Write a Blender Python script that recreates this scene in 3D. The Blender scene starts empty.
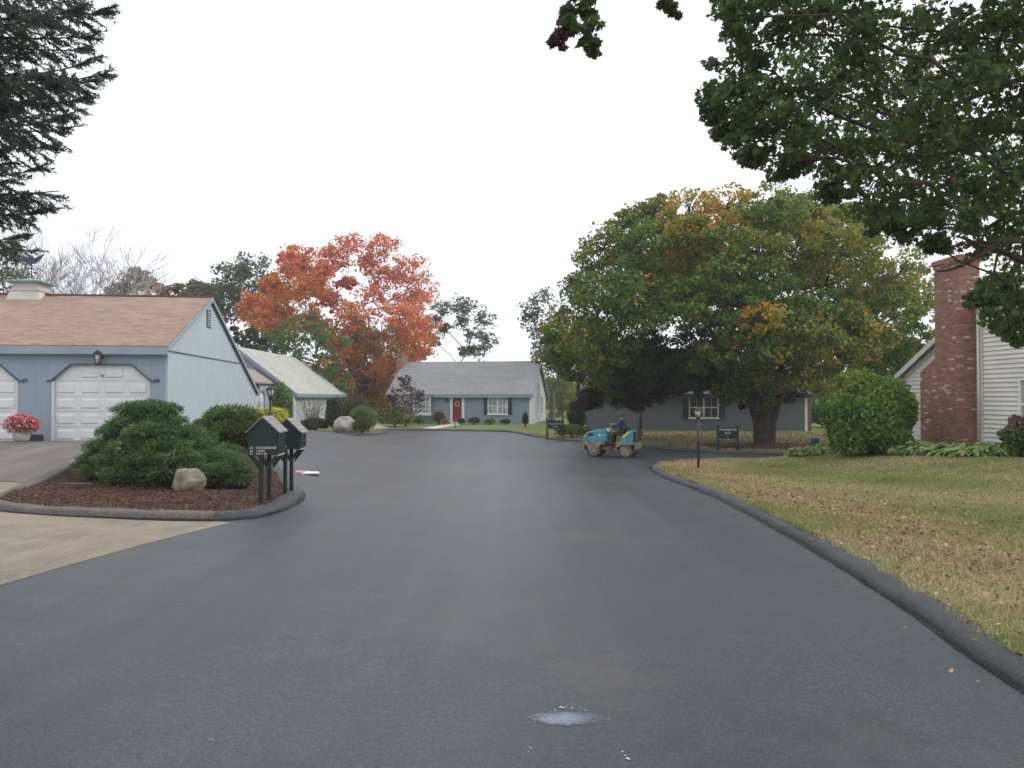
import bpy, bmesh, math, random
import numpy as np
from mathutils import Vector, Matrix
from mathutils.geometry import delaunay_2d_cdt
random.seed(7); rng = np.random.default_rng(7)
S = bpy.context.scene
COL = S.collection
R = math.radians
F, CX, HY, EYE = 770.0, 512.0, 397.0, 1.7
def X(px, D): return (px-CX)/F*D
def Z(py, D): return EYE+(HY-py)/F*D

# ------------------------------------------------------------------ terrain
PY = [(-40,0),(4,0),(9,-.03),(13,-.10),(18,-.30),(23,-.46),(28,-.52),(40,-.5),(60,-.42),(100,-.2),(400,.2),(900,.4)]
_py = np.array([p[0] for p in PY], float); _pz = np.array([p[1] for p in PY], float)
def Pz(y): return sum(np.interp(np.asarray(y, float)+o, _py, _pz) for o in (-1.5,-.75,0,.75,1.5))/5
def sm(t): t = np.clip(t, 0, 1); return t*t*(3-2*t)
def GZ(x, y):
    x = np.asarray(x, float); y = np.asarray(y, float)
    return (Pz(y) + .85*sm((-x-4.5)/5.2)*sm((y-12.5)/8.5)*sm((44-y)/12)
            + .40*sm((x-7.5)/5)*sm((27.8-y)/3.5)*sm((y-8)/10))
def gz(x, y): return float(GZ(x, y))
def gp(px, py, off=0.0):
    D = 2.5
    while D < 200:
        z = gz(X(px, D), D)+off
        if HY-(z-EYE)/D*F < py: break
        D += .05
    return Vector((X(px, D), D, z))

# ------------------------------------------------------------------ helpers
def tag(o, label=None, cat=None, group=None, kind=None):
    if label: o['label'] = label
    if cat: o['category'] = cat
    if group: o['group'] = group
    if kind: o['kind'] = kind
    return o
def thing(name, label, cat, loc=(0,0,0), rz=0, group=None):
    o = bpy.data.objects.new(name, None); COL.objects.link(o)
    o.location = loc; o.rotation_euler = (0,0,rz); o.empty_display_size = .2
    return tag(o, label, cat, group)
class MB:
    def __init__(s): s.v=[]; s.f=[]; s.m=[]; s.sm=[]
    def add(s, vs, fs, mi=0, smooth=False):
        b=len(s.v); s.v += [tuple(v) for v in vs]
        for f in fs: s.f.append([b+i for i in f]); s.m.append(mi); s.sm.append(smooth)
        return s
    def box(s, a, b, mi=0):
        (x0,y0,z0),(x1,y1,z1) = a,b
        return s.add([(x0,y0,z0),(x1,y0,z0),(x1,y1,z0),(x0,y1,z0),(x0,y0,z1),(x1,y0,z1),(x1,y1,z1),(x0,y1,z1)],
            [(0,3,2,1),(4,5,6,7),(0,1,5,4),(1,2,6,5),(2,3,7,6),(3,0,4,7)], mi)
    def prism(s, poly, off, mi=0):           # poly: 3D points, off: extrusion vector
        n=len(poly); off=Vector(off); p=[Vector(q) for q in poly]
        return s.add(p+[q+off for q in p], [tuple(range(n))[::-1], tuple(range(n,2*n))]+[(i,(i+1)%n,n+(i+1)%n,n+i) for i in range(n)], mi)
    def tube(s, pts, rad, seg=8, mi=0, cap=True):
        pts=[Vector(p) for p in pts]; n=len(pts)
        if not hasattr(rad,'__len__'): rad=[rad]*n
        vs=[]; fs=[]; up=None
        for i,p in enumerate(pts):
            d=(pts[min(i+1,n-1)]-pts[max(i-1,0)])
            d = d.normalized() if d.length>1e-9 else Vector((0,0,1))
            if up is None: up = Vector((1,0,0)) if abs(d.x)<.8 else Vector((0,1,0))
            a=d.cross(up).normalized(); b=a.cross(d).normalized(); up=b
            for k in range(seg):
                t=2*math.pi*k/seg; vs.append(p+(a*math.cos(t)+b*math.sin(t))*rad[i])
        for i in range(n-1):
            for k in range(seg):
                k2=(k+1)%seg; fs.append((i*seg+k,i*seg+k2,(i+1)*seg+k2,(i+1)*seg+k))
        s.add(vs,fs,mi,True)
        if cap:
            b=len(s.v)-len(vs)
            s.f += [[b+k for k in range(seg)][::-1],[b+(n-1)*seg+k for k in range(seg)]]; s.m += [mi,mi]; s.sm += [False,False]
        return s
    def lathe(s, prof, c=(0,0,0), seg=20, mi=0):
        vs=[(c[0]+r*math.cos(2*math.pi*k/seg), c[1]+r*math.sin(2*math.pi*k/seg), c[2]+z) for r,z in prof for k in range(seg)]
        fs=[(i*seg+k,i*seg+(k+1)%seg,(i+1)*seg+(k+1)%seg,(i+1)*seg+k) for i in range(len(prof)-1) for k in range(seg)]
        fs+= [tuple(range(seg))[::-1], tuple((len(prof)-1)*seg+k for k in range(seg))]
        return s.add(vs,fs,mi,True)
    def build(s, name, mats, parent=None, loc=None, rz=0, bevel=0):
        me=bpy.data.meshes.new(name); me.from_pydata(s.v,[],s.f)
        if not isinstance(mats,(list,tuple)): mats=[mats]
        for m in mats: me.materials.append(m)
        me.polygons.foreach_set('material_index', s.m); me.polygons.foreach_set('use_smooth', s.sm); me.update()
        o=bpy.data.objects.new(name,me); COL.objects.link(o)
        if parent: o.parent=parent
        if loc is not None: o.location=loc
        if rz: o.rotation_euler=(0,0,rz)
        if bevel:
            md=o.modifiers.new('b','BEVEL'); md.width=bevel; md.segments=2; md.limit_method='ANGLE'
        return o
def cards(name, parent, mats, C, size, T, N, tmpl, mi=None):
    """one mesh of many small leaf-shaped faces"""
    C=np.asarray(C,float); n=len(C); tmpl=np.asarray(tmpl,float); k=len(tmpl)
    T=T/np.linalg.norm(T,axis=1,keepdims=True); B=np.cross(N,T); B/=np.linalg.norm(B,axis=1,keepdims=True)+1e-9
    size=np.broadcast_to(size,(n,)).reshape(n,1,1)
    V=C[:,None,:]+size*(tmpl[None,:,0:1]*T[:,None,:]+tmpl[None,:,1:2]*B[:,None,:])
    if tmpl.shape[1]>2:
        NN=np.cross(T,B); V=V+size*tmpl[None,:,2:3]*NN[:,None,:]
    me=bpy.data.meshes.new(name)
    me.vertices.add(n*k); me.vertices.foreach_set('co',V.reshape(-1).astype(np.float32))
    me.loops.add(n*k); me.loops.foreach_set('vertex_index',np.arange(n*k,dtype=np.int32))
    me.polygons.add(n); me.polygons.foreach_set('loop_start',np.arange(0,n*k,k,dtype=np.int32)); me.polygons.foreach_set('loop_total',np.full(n,k,dtype=np.int32))
    for m in (mats if isinstance(mats,(list,tuple)) else [mats]): me.materials.append(m)
    if mi is not None: me.polygons.foreach_set('material_index',np.asarray(mi,dtype=np.int32))
    me.update(); me.validate()
    o=bpy.data.objects.new(name,me); COL.objects.link(o)
    if parent: o.parent=parent
    return o
DIAMOND=[(-.5,0,0),(-.1,.3,.08),(.5,0,0),(-.1,-.3,-.05)]
OVAL=[(-.5,0),(-.2,.24),(.2,.22),(.5,0),(.2,-.22),(-.2,-.24)]
MAPLE=[(-.5,0),(-.38,.14),(-.32,.48),(-.1,.26),(.12,.5),(.14,.18),(.55,0),(.14,-.18),(.12,-.5),(-.1,-.26),(-.32,-.48),(-.38,-.14)]
BLADE=[(0,-.06),(1,0),(0,.06)]
def rdir(n, up=0.0):
    v=rng.normal(size=(n,3)); v[:,2]+=up; return v/np.linalg.norm(v,axis=1,keepdims=True)

# ------------------------------------------------------------------ materials
def nm(name):
    m=bpy.data.materials.new(name); m.use_nodes=True; nt=m.node_tree
    return m, nt, nt.nodes, nt.links, nt.nodes['Principled BSDF']
def col4(c): return (c[0],c[1],c[2],1)
def lnk(L,a,b): L.new(a,b)
def mathn(N,L,op,a,b=None,c=None):
    n=N.new('ShaderNodeMath'); n.operation=op
    for i,v in enumerate((a,b,c)):
        if v is None: continue
        if hasattr(v,'is_linked'): L.new(v,n.inputs[i])
        else: n.inputs[i].default_value=v
    return n.outputs[0]
def noise(N,L,scale,detail=4,rough=.55,vec=None):
    n=N.new('ShaderNodeTexNoise'); n.inputs['Scale'].default_value=scale; n.inputs['Detail'].default_value=detail; n.inputs['Roughness'].default_value=rough
    if vec is not None: L.new(vec,n.inputs['Vector'])
    return n.outputs['Fac']
def ramp(N,L,fac,stops,interp='LINEAR'):
    r=N.new('ShaderNodeValToRGB'); r.color_ramp.interpolation=interp
    e=r.color_ramp.elements
    while len(e)>1: e.remove(e[-1])
    e[0].position=stops[0][0]; e[0].color=col4(stops[0][1])
    for p,c in stops[1:]: x=e.new(p); x.color=col4(c)
    L.new(fac,r.inputs[0]); return r.outputs[0]
def mix(N,L,fac,a,b,bt='MIX'):
    n=N.new('ShaderNodeMix'); n.data_type='RGBA'; n.blend_type=bt
    for s,v in ((n.inputs[0],fac),(n.inputs[6],a),(n.inputs[7],b)):
        if hasattr(v,'is_linked'): L.new(v,s)
        elif isinstance(v,(int,float)): s.default_value=v
        else: s.default_value=col4(v)
    return n.outputs[2]
def bumpn(N,L,h,strength,dist,bsdf):
    b=N.new('ShaderNodeBump'); b.inputs['Strength'].default_value=strength; b.inputs['Distance'].default_value=dist
    L.new(h,b.inputs['Height']); L.new(b.outputs[0],bsdf.inputs['Normal'])
def obj_vec(N): return N.new('ShaderNodeTexCoord').outputs['Object']
def M(name,c1,c2=None,scale=4,rough=.75,bump=0,bscale=30,metal=0,spec=.4):
    m,nt,N,L,b=nm(name); v=obj_vec(N)
    c2=c2 or tuple(x*.8 for x in c1)
    f=noise(N,L,scale,5,.6,v); L.new(ramp(N,L,f,[(.35,c2),(.65,c1)]),b.inputs['Base Color'])
    b.inputs['Roughness'].default_value=rough; b.inputs['Metallic'].default_value=metal; b.inputs['Specular IOR Level'].default_value=spec
    if bump: bumpn(N,L,noise(N,L,bscale,6,.6,v),bump,.02,b)
    return m
def leafmat(name,cols,trans=.3,nscale=.6,w=.5,rough=.6):
    m,nt,N,L,b=nm(name); g=N.new('ShaderNodeNewGeometry'); v=obj_vec(N)
    r=g.outputs['Random Per Island']; n=noise(N,L,nscale,3,.6,v)
    n=mathn(N,L,'MULTIPLY_ADD',n,2.2,-.6)
    f=mathn(N,L,'ADD',mathn(N,L,'MULTIPLY',r,1-w),mathn(N,L,'MULTIPLY',n,w))
    k=len(cols); c=ramp(N,L,f,[(.12+.76*i/max(1,k-1),cc) for i,cc in enumerate(cols)])
    L.new(c,b.inputs['Base Color']); b.inputs['Roughness'].default_value=rough; b.inputs['Specular IOR Level'].default_value=.25
    t=N.new('ShaderNodeBsdfTranslucent'); L.new(mix(N,L,1.0,c,(1.0,1.0,.75),'MULTIPLY'),t.inputs['Color'])
    ms=N.new('ShaderNodeMixShader'); ms.inputs[0].default_value=trans
    L.new(b.outputs[0],ms.inputs[1]); L.new(t.outputs[0],ms.inputs[2]); L.new(ms.outputs[0],N['Material Output'].inputs['Surface'])
    return m
def siding(name,c,kind='clap',step=.13,dark=.6):
    m,nt,N,L,b=nm(name); v=obj_vec(N); sp=N.new('ShaderNodeSeparateXYZ'); L.new(v,sp.inputs[0])
    if kind=='clap': t=mathn(N,L,'FRACT',mathn(N,L,'DIVIDE',mathn(N,L,'ADD',sp.outputs[2],50.0),step))
    else: t=mathn(N,L,'FRACT',mathn(N,L,'DIVIDE',mathn(N,L,'ADD',mathn(N,L,'ADD',sp.outputs[0],sp.outputs[1]),50.0),step))
    line=mathn(N,L,'LESS_THAN',t,.08 if kind=='clap' else .07)
    f=noise(N,L,1.2,5,.65,v)
    mp=N.new('ShaderNodeMapping'); mp.inputs['Scale'].default_value=(6,6,.5); L.new(v,mp.inputs[0])
    f2=noise(N,L,2,4,.6,mp.outputs[0])
    base=ramp(N,L,f,[(.3,tuple(x*.88 for x in c)),(.7,c)])
    base=mix(N,L,.25,base,ramp(N,L,f2,[(.3,tuple(x*.75 for x in c)),(.7,tuple(min(1,x*1.1) for x in c))]))
    L.new(mix(N,L,mathn(N,L,'MULTIPLY',line,.45),base,tuple(x*dark for x in c)),b.inputs['Base Color'])
    h=mathn(N,L,'SUBTRACT',1.0,t) if kind=='clap' else mathn(N,L,'SUBTRACT',1.0,line)
    bumpn(N,L,h,.6,.012,b); b.inputs['Roughness'].default_value=.7
    return m
def shingles(name,c1,c2,c3,rh=.11):
    m,nt,N,L,b=nm(name); v=obj_vec(N); sp=N.new('ShaderNodeSeparateXYZ'); L.new(v,sp.inputs[0])
    cb=N.new('ShaderNodeCombineXYZ'); L.new(mathn(N,L,'ADD',sp.outputs[0],mathn(N,L,'MULTIPLY',sp.outputs[1],.73)),cb.inputs[0]); L.new(sp.outputs[2],cb.inputs[1])
    br=N.new('ShaderNodeTexBrick'); L.new(cb.outputs[0],br.inputs['Vector'])
    br.inputs['Scale'].default_value=1; br.inputs['Brick Width'].default_value=.3; br.inputs['Row Height'].default_value=rh*.5; br.inputs['Mortar Size'].default_value=.004
    br.inputs['Color1'].default_value=(0,0,0,1); br.inputs['Color2'].default_value=(1,1,1,1); br.inputs['Mortar'].default_value=(.2,.2,.2,1)
    mp=N.new('ShaderNodeMapping'); mp.inputs['Scale'].default_value=(.6,.6,3); L.new(v,mp.inputs[0])
    n=noise(N,L,1.3,6,.7,mp.outputs[0]); n2=noise(N,L,.35,3,.5,v)
    f=mathn(N,L,'ADD',mathn(N,L,'MULTIPLY',br.outputs['Color'],.35),mathn(N,L,'ADD',mathn(N,L,'MULTIPLY',n,.45),mathn(N,L,'MULTIPLY',n2,.3)))
    L.new(ramp(N,L,f,[(.25,c1),(.5,c2),(.8,c3)]),b.inputs['Base Color'])
    b.inputs['Roughness'].default_value=.9; bumpn(N,L,br.outputs['Color'],.3,.01,b)
    return m
def brickmat(name,white=.93):
    m,nt,N,L,b=nm(name); v=obj_vec(N); sp=N.new('ShaderNodeSeparateXYZ'); L.new(v,sp.inputs[0])
    cb=N.new('ShaderNodeCombineXYZ'); L.new(mathn(N,L,'ADD',sp.outputs[0],sp.outputs[1]),cb.inputs[0]); L.new(sp.outputs[2],cb.inputs[1])
    br=N.new('ShaderNodeTexBrick'); L.new(cb.outputs[0],br.inputs['Vector'])
    br.inputs['Scale'].default_value=1; br.inputs['Brick Width'].default_value=.21; br.inputs['Row Height'].default_value=.072; br.inputs['Mortar Size'].default_value=.006
    br.inputs['Color1'].default_value=(0,0,0,1); br.inputs['Color2'].default_value=(1,1,1,1); br.inputs['Mortar'].default_value=(.5,.5,.5,1)
    c=ramp(N,L,br.outputs['Color'],[(0,(.17,.075,.058)),(.25,(.26,.11,.08)),(.5,(.33,.14,.10)),(.7,(.23,.10,.072)),(white-.015,(.38,.19,.14)),(white,(.36,.29,.26)),(1,(.55,.48,.43))])
    c=mix(N,L,br.outputs['Fac'],c,(.20,.14,.12))
    n=noise(N,L,1.2,5,.6,v); c=mix(N,L,mathn(N,L,'MULTIPLY',n,.35),c,(.22,.11,.085))
    L.new(c,b.inputs['Base Color']); b.inputs['Roughness'].default_value=.9
    bumpn(N,L,mathn(N,L,'SUBTRACT',1.0,br.outputs['Fac']),.6,.01,b)
    return m
def asphalt(name,c,stain,dirt,rough=(.42,.62),big=.12,grit=1.0):
    m,nt,N,L,b=nm(name); v=obj_vec(N)
    mp=N.new('ShaderNodeMapping'); mp.inputs['Scale'].default_value=(1,.10,1); mp.inputs['Rotation'].default_value=(0,0,R(7)); L.new(v,mp.inputs[0])
    mp2=N.new('ShaderNodeMapping'); mp2.inputs['Scale'].default_value=(2.6,.05,1); mp2.inputs['Rotation'].default_value=(0,0,R(9)); L.new(v,mp2.inputs[0]); n7=noise(N,L,1,3,.6,mp2.outputs[0])
    n1=noise(N,L,.62,6,.58,mp.outputs[0]); n2=noise(N,L,85,3,.8,v); n3=noise(N,L,.30,6,.7,v); n5=noise(N,L,28,5,.8,v)
    base=ramp(N,L,n1,[(.32,tuple(x*.72 for x in c)),(.5,c),(.68,tuple(x*1.25 for x in c))])
    base=mix(N,L,.25,base,ramp(N,L,n7,[(.35,(.6,.6,.6)),(.5,(1,1,1)),(.66,(1.5,1.5,1.5))]),'MULTIPLY')
    n6=noise(N,L,1.7,6,.7,v); base=mix(N,L,.7,base,ramp(N,L,n6,[(.3,(.72,.72,.72)),(.7,(1.28,1.28,1.26))]),'MULTIPLY')
    sp=ramp(N,L,n2,[(.30,(.15,.15,.15)),(.47,(.9,.9,.9)),(.60,(1.15,1.15,1.15)),(.69,(3.4,3.4,3.4))])
    base=mix(N,L,1.0*grit,base,sp,'MULTIPLY')
    base=mix(N,L,.8*grit,base,ramp(N,L,n5,[(.3,(.45,.45,.45)),(.5,(1,1,1)),(.7,(1.6,1.6,1.6))]),'MULTIPLY')
    base=mix(N,L,ramp(N,L,n3,[(.53,(0,0,0)),(.74,(.6,.6,.6))]),base,dirt)
    n4=noise(N,L,.9,7,.7,mp.outputs[0]); base=mix(N,L,ramp(N,L,n4,[(.6,(0,0,0)),(.74,(.5,.5,.5))]),base,stain)
    L.new(base,b.inputs['Base Color'])
    rr=ramp(N,L,n1,[(.3,(rough[0],)*3),(.7,(rough[1],)*3)]); L.new(rr,b.inputs['Roughness']); b.inputs['Specular IOR Level'].default_value=.5
    bumpn(N,L,mathn(N,L,'ADD',n2,n5),.55,.004,b)
    return m
def band_mask(N,L,v):
    """bare, leaf-covered strip that runs beside the kerb"""
    sp=N.new('ShaderNodeSeparateXYZ'); L.new(v,sp.inputs[0])
    w_=mathn(N,L,'MULTIPLY',mathn(N,L,'SUBTRACT',noise(N,L,.55,4,.6,v),.5),2.4)
    d=mathn(N,L,'ABSOLUTE',mathn(N,L,'SUBTRACT',mathn(N,L,'ADD',sp.outputs[0],w_),mathn(N,L,'MULTIPLY_ADD',sp.outputs[1],.02,4.75)))
    r=N.new('ShaderNodeMapRange'); r.inputs[1].default_value=.35; r.inputs[2].default_value=1.25; r.inputs[3].default_value=1; r.inputs[4].default_value=0; r.clamp=True
    L.new(d,r.inputs[0]); return r.outputs[0]
def groundmat(name,greens,browns,sc=.45,th=(.42,.62),bump=.6,band=None):
    m,nt,N,L,b=nm(name); v=obj_vec(N)
    n1=noise(N,L,sc,6,.65,v); n2=noise(N,L,45,4,.7,v); n3=noise(N,L,4,5,.7,v)
    g=ramp(N,L,n2,[(.3,greens[0]),(.5,greens[1]),(.72,greens[2])]); br=ramp(N,L,n2,[(.3,browns[0]),(.5,browns[1]),(.72,browns[2])])
    f=mathn(N,L,'ADD',mathn(N,L,'MULTIPLY',n1,.7),mathn(N,L,'MULTIPLY',n3,.3))
    c=mix(N,L,ramp(N,L,f,[(th[0],(0,0,0)),(th[1],(1,1,1))]),g,br)
    if band: c=mix(N,L,mathn(N,L,'MULTIPLY',band_mask(N,L,v),.85),c,ramp(N,L,n2,[(.3,band[0]),(.5,band[1]),(.72,band[2])]))
    L.new(c,b.inputs['Base Color'])
    b.inputs['Roughness'].default_value=.95; b.inputs['Specular IOR Level'].default_value=.15
    bumpn(N,L,n2,bump,.03,b)
    return m
m_road=asphalt('road_asphalt',(.036,.043,.053),(.026,.030,.037),(.110,.084,.064),(.40,.52))
m_tack=M('tack_seam',(.022,.023,.026),(.012,.012,.014),30,.7,.5)
m_curb=asphalt('berm_asphalt',(.042,.045,.051),(.025,.027,.031),(.08,.07,.062),(.55,.8),.12,1.2)
m_drive=asphalt('old_asphalt',(.25,.215,.165),(.15,.13,.11),(.38,.29,.17),(.75,.9),.12,.6)
m_drive_up=asphalt('driveway_asphalt',(.135,.118,.108),(.10,.088,.082),(.16,.14,.12),(.75,.9))
m_curb_old=asphalt('old_curb',(.125,.115,.105),(.07,.065,.06),(.16,.14,.12),(.8,.95))
m_lawn=groundmat('lawn_soil',[(.10,.12,.04),(.16,.175,.065),(.22,.22,.10)],[(.15,.12,.06),(.26,.22,.12),(.36,.31,.19)],.35,(.42,.58),.6,[(.12,.07,.045),(.24,.15,.10),(.36,.25,.17)])
m_lawn2=groundmat('far_lawn',[(.09,.12,.03),(.14,.18,.055),(.19,.22,.08)],[(.10,.09,.035),(.17,.145,.065),(.24,.20,.10)],.10,(.48,.62))
m_mulch=groundmat('bark_mulch',[(.028,.014,.011),(.07,.034,.025),(.13,.07,.05)],[(.04,.021,.016),(.09,.045,.034),(.18,.10,.075)],2,(.4,.6),1.0)
m_concrete=M('path_concrete',(.55,.5,.42),(.42,.38,.33),3,.85,.3)
m_white=M('white_paint',(.78,.78,.78),(.68,.69,.70),1.5,.5)
m_trimw=M('cream_trim',(.62,.60,.55),(.52,.50,.46),2,.6)
m_bluetrim=M('blue_grey_trim',(.24,.29,.34),(.20,.24,.29),2,.6)
m_glass,_,_N,_L,_b=nm('window_glass'); _b.inputs['Base Color'].default_value=(.02,.024,.028,1); _b.inputs['Roughness'].default_value=.06; _b.inputs['Specular IOR Level'].default_value=.6
m_curtain=M('window_with_blind',(.42,.44,.46),(.22,.24,.26),2.5,.25,spec=.6)
m_black=M('black_metal',(.018,.018,.02),(.03,.03,.03),8,.45)
m_shut=M('dark_shutter',(.022,.024,.026),(.03,.03,.032),5,.55)
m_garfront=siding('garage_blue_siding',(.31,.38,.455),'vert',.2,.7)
m_garside_lit=siding('garage_siding_lit',(.47,.54,.575),'vert',.2,.7)  # same siding made paler: the light on the gable side is in the colour
m_bluehouse=siding('blue_grey_siding',(.235,.285,.335),'clap',.13)
m_palehouse=siding('pale_gable_siding',(.42,.44,.46),'clap',.13)
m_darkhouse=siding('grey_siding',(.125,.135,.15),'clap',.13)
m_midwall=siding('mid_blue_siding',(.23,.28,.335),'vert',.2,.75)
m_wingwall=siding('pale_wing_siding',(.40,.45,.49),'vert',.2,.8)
m_clap=M('white_clapboard',(.70,.68,.63),(.62,.60,.555),1.2,.6)
m_roof_tan=shingles('tan_shingles',(.20,.135,.10),(.275,.185,.14),(.34,.24,.185))
m_roof_grey=shingles('grey_shingles',(.15,.15,.155),(.205,.205,.21),(.255,.255,.255))
m_roof_lt=shingles('pale_shingles',(.26,.26,.235),(.37,.37,.335),(.45,.45,.41))
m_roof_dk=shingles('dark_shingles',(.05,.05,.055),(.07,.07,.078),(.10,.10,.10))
m_roof_brown=shingles('brown_shingles',(.2,.15,.13),(.29,.225,.2),(.36,.29,.26))
m_brick=brickmat('chimney_brick',.935)
m_brick2=brickmat('plain_brick',.99)
m_reddoor=M('red_door_paint',(.22,.018,.02),(.17,.015,.018),4,.4)
m_green_dark=M('dark_green_paint',(.010,.022,.020),(.014,.028,.026),6,.5)
m_signgreen=M('sign_face',(.010,.028,.034),(.014,.034,.04),6,.5)
m_text=M('white_lettering',(.7,.7,.72),None,5,.6)
m_numb=M('number_metal',(.05,.065,.075),None,5,.5)
m_rock=M('granite',(.36,.31,.24),(.16,.135,.105),5,.9,.8,25)
m_rock2=M('pale_boulder',(.40,.37,.33),(.18,.165,.15),3,.9,.8,20)
m_bark=M('maple_bark',(.085,.065,.048),(.035,.027,.02),9,.95,1.0,30)
m_barkg=M('grey_bark',(.16,.145,.135),(.09,.08,.075),9,.95,.6,30)
m_birch=M('bare_twigs',(.50,.46,.48),(.30,.27,.30),9,.9)
m_core=M('dark_core',(.012,.014,.008),(.02,.016,.01),9,1)  # near-black filler blobs added inside shrubs to close gaps between leaves
m_pot=M('stone_pot',(.5,.5,.44),(.36,.36,.31),6,.8,.3)
m_teal=M('teal_machine_paint',(.06,.33,.41),(.05,.20,.25),5,.45)
m_dusty=M('dusty_cream_steel',(.34,.29,.21),(.12,.10,.08),7,.75,.4)
m_steel=M('drum_steel',(.12,.105,.09),(.03,.028,.026),6,.55,.3,40,.3)
m_redbrown=M('rusty_red',(.15,.035,.03),(.08,.03,.025),6,.7)
m_skin=M('skin',(.35,.2,.14),None,5,.6)
m_jacket=M('navy_jacket',(.035,.045,.085),(.025,.03,.055),8,.9,.5)
m_trouser=M('dark_trousers',(.022,.02,.02),(.03,.027,.025),8,.95,.5)
m_cap=M('grey_hood',(.10,.095,.10),(.07,.065,.07),8,.95)
m_yellow=M('yellow_decal',(.62,.62,.10),None,8,.5)
m_greenbox=M('utility_green',(.02,.085,.075),(.025,.07,.06),6,.5)
m_lampglass=M('lamp_glass',(.6,.58,.5),(.45,.44,.4),6,.2)
m_copper=M('weathered_copper',(.22,.33,.31),(.15,.24,.23),6,.7)
m_vane=M('dark_vane_metal',(.06,.06,.13),None,6,.5)

G0,G1,G2=(.022,.045,.012),(.042,.078,.018),(.075,.115,.028)
l_green=leafmat('maple_green',[(.036,.082,.018),(.068,.140,.028),(.115,.20,.042),(.19,.265,.06)],.3,.35,.6)
l_olive=leafmat('maple_olive',[(.08,.125,.024),(.16,.205,.038),(.28,.285,.05),(.44,.32,.065)],.3,.35,.6)
l_orange=leafmat('maple_orange',[(.26,.27,.045),(.48,.33,.055),(.64,.35,.06),(.66,.26,.06)],.3)
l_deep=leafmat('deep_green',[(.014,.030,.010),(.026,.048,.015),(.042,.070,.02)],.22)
l_red=leafmat('scarlet',[(.42,.085,.06),(.64,.15,.11),(.72,.24,.18),(.64,.28,.22)],.4)
l_redor=leafmat('burnt_orange',[(.42,.14,.03),(.66,.23,.04),(.74,.32,.055),(.50,.27,.055)],.4)
l_brownor=leafmat('brown_orange',[(.13,.14,.035),(.28,.18,.045),(.50,.21,.05),(.13,.17,.045)],.4)
l_purple=leafmat('plum_purple',[(.045,.018,.03),(.09,.035,.055),(.14,.06,.085)],.25)
l_darkred=leafmat('dark_red_maple',[(.022,.008,.010),(.04,.013,.015),(.07,.022,.022)],.2)
l_grey=leafmat('grey_green',[(.075,.10,.06),(.12,.15,.085),(.18,.205,.12)],.35)
l_yel=leafmat('yellow_green',[(.10,.14,.03),(.17,.20,.04),(.27,.26,.06),(.30,.20,.06)])
l_hedge=leafmat('hedge_green',[(.035,.085,.014),(.08,.165,.026),(.15,.26,.045),(.26,.34,.06)],.3,1.2,.45)
l_hedgetop=leafmat('hedge_top',[(.13,.2,.03),(.2,.27,.04),(.3,.3,.05),(.3,.2,.07)])
l_juniper=leafmat('yew_needles',[(.035,.08,.034),(.08,.15,.055),(.14,.23,.085),(.22,.31,.13)],.15,3,.5)
l_yewtop=leafmat('round_yew',[(.055,.095,.025),(.105,.165,.042),(.17,.23,.065)],.15,3,.5)
l_spruce=leafmat('spruce_needles',[(.06,.09,.08),(.09,.125,.105),(.13,.165,.14)],.4,1,.5)
l_brightyel=leafmat('golden_leaf',[(.45,.45,.03),(.62,.58,.05),(.5,.55,.08)])
l_hosta=leafmat('hosta_leaf',[(.08,.15,.04),(.14,.24,.07),(.24,.32,.12),(.32,.30,.10)],.25,2)
l_bronze=leafmat('bronze_shrub',[(.05,.045,.02),(.10,.08,.035),(.17,.11,.06)])
l_over=leafmat('overhang_maple',[(.05,.085,.036),(.085,.135,.050),(.135,.19,.068)],.45,.8,.4)
l_overred=leafmat('overhang_red',[(.09,.02,.03),(.16,.05,.05),(.08,.06,.05)],.3)
l_pink=leafmat('pink_petals',[(.60,.06,.13),(.74,.13,.22),(.85,.50,.52),(.55,.04,.09)],.3,9,.2)
l_grass=leafmat('grass_blades',[(.15,.20,.06),(.28,.29,.12),(.41,.37,.20),(.54,.45,.29),(.45,.33,.22)],.25,.35,.62)
l_grassg=leafmat('green_blades',[(.12,.18,.04),(.20,.26,.07),(.29,.32,.11),(.38,.35,.18)],.25,.5,.5)
l_litter=leafmat('dry_leaf_litter',[(.14,.07,.04),(.27,.14,.08),(.38,.23,.13),(.52,.38,.26)],.1,2,.25)
l_chip=leafmat('bark_chips',[(.05,.026,.02),(.095,.05,.038),(.15,.085,.065),(.22,.145,.11)],.0,2,.2)

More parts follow.
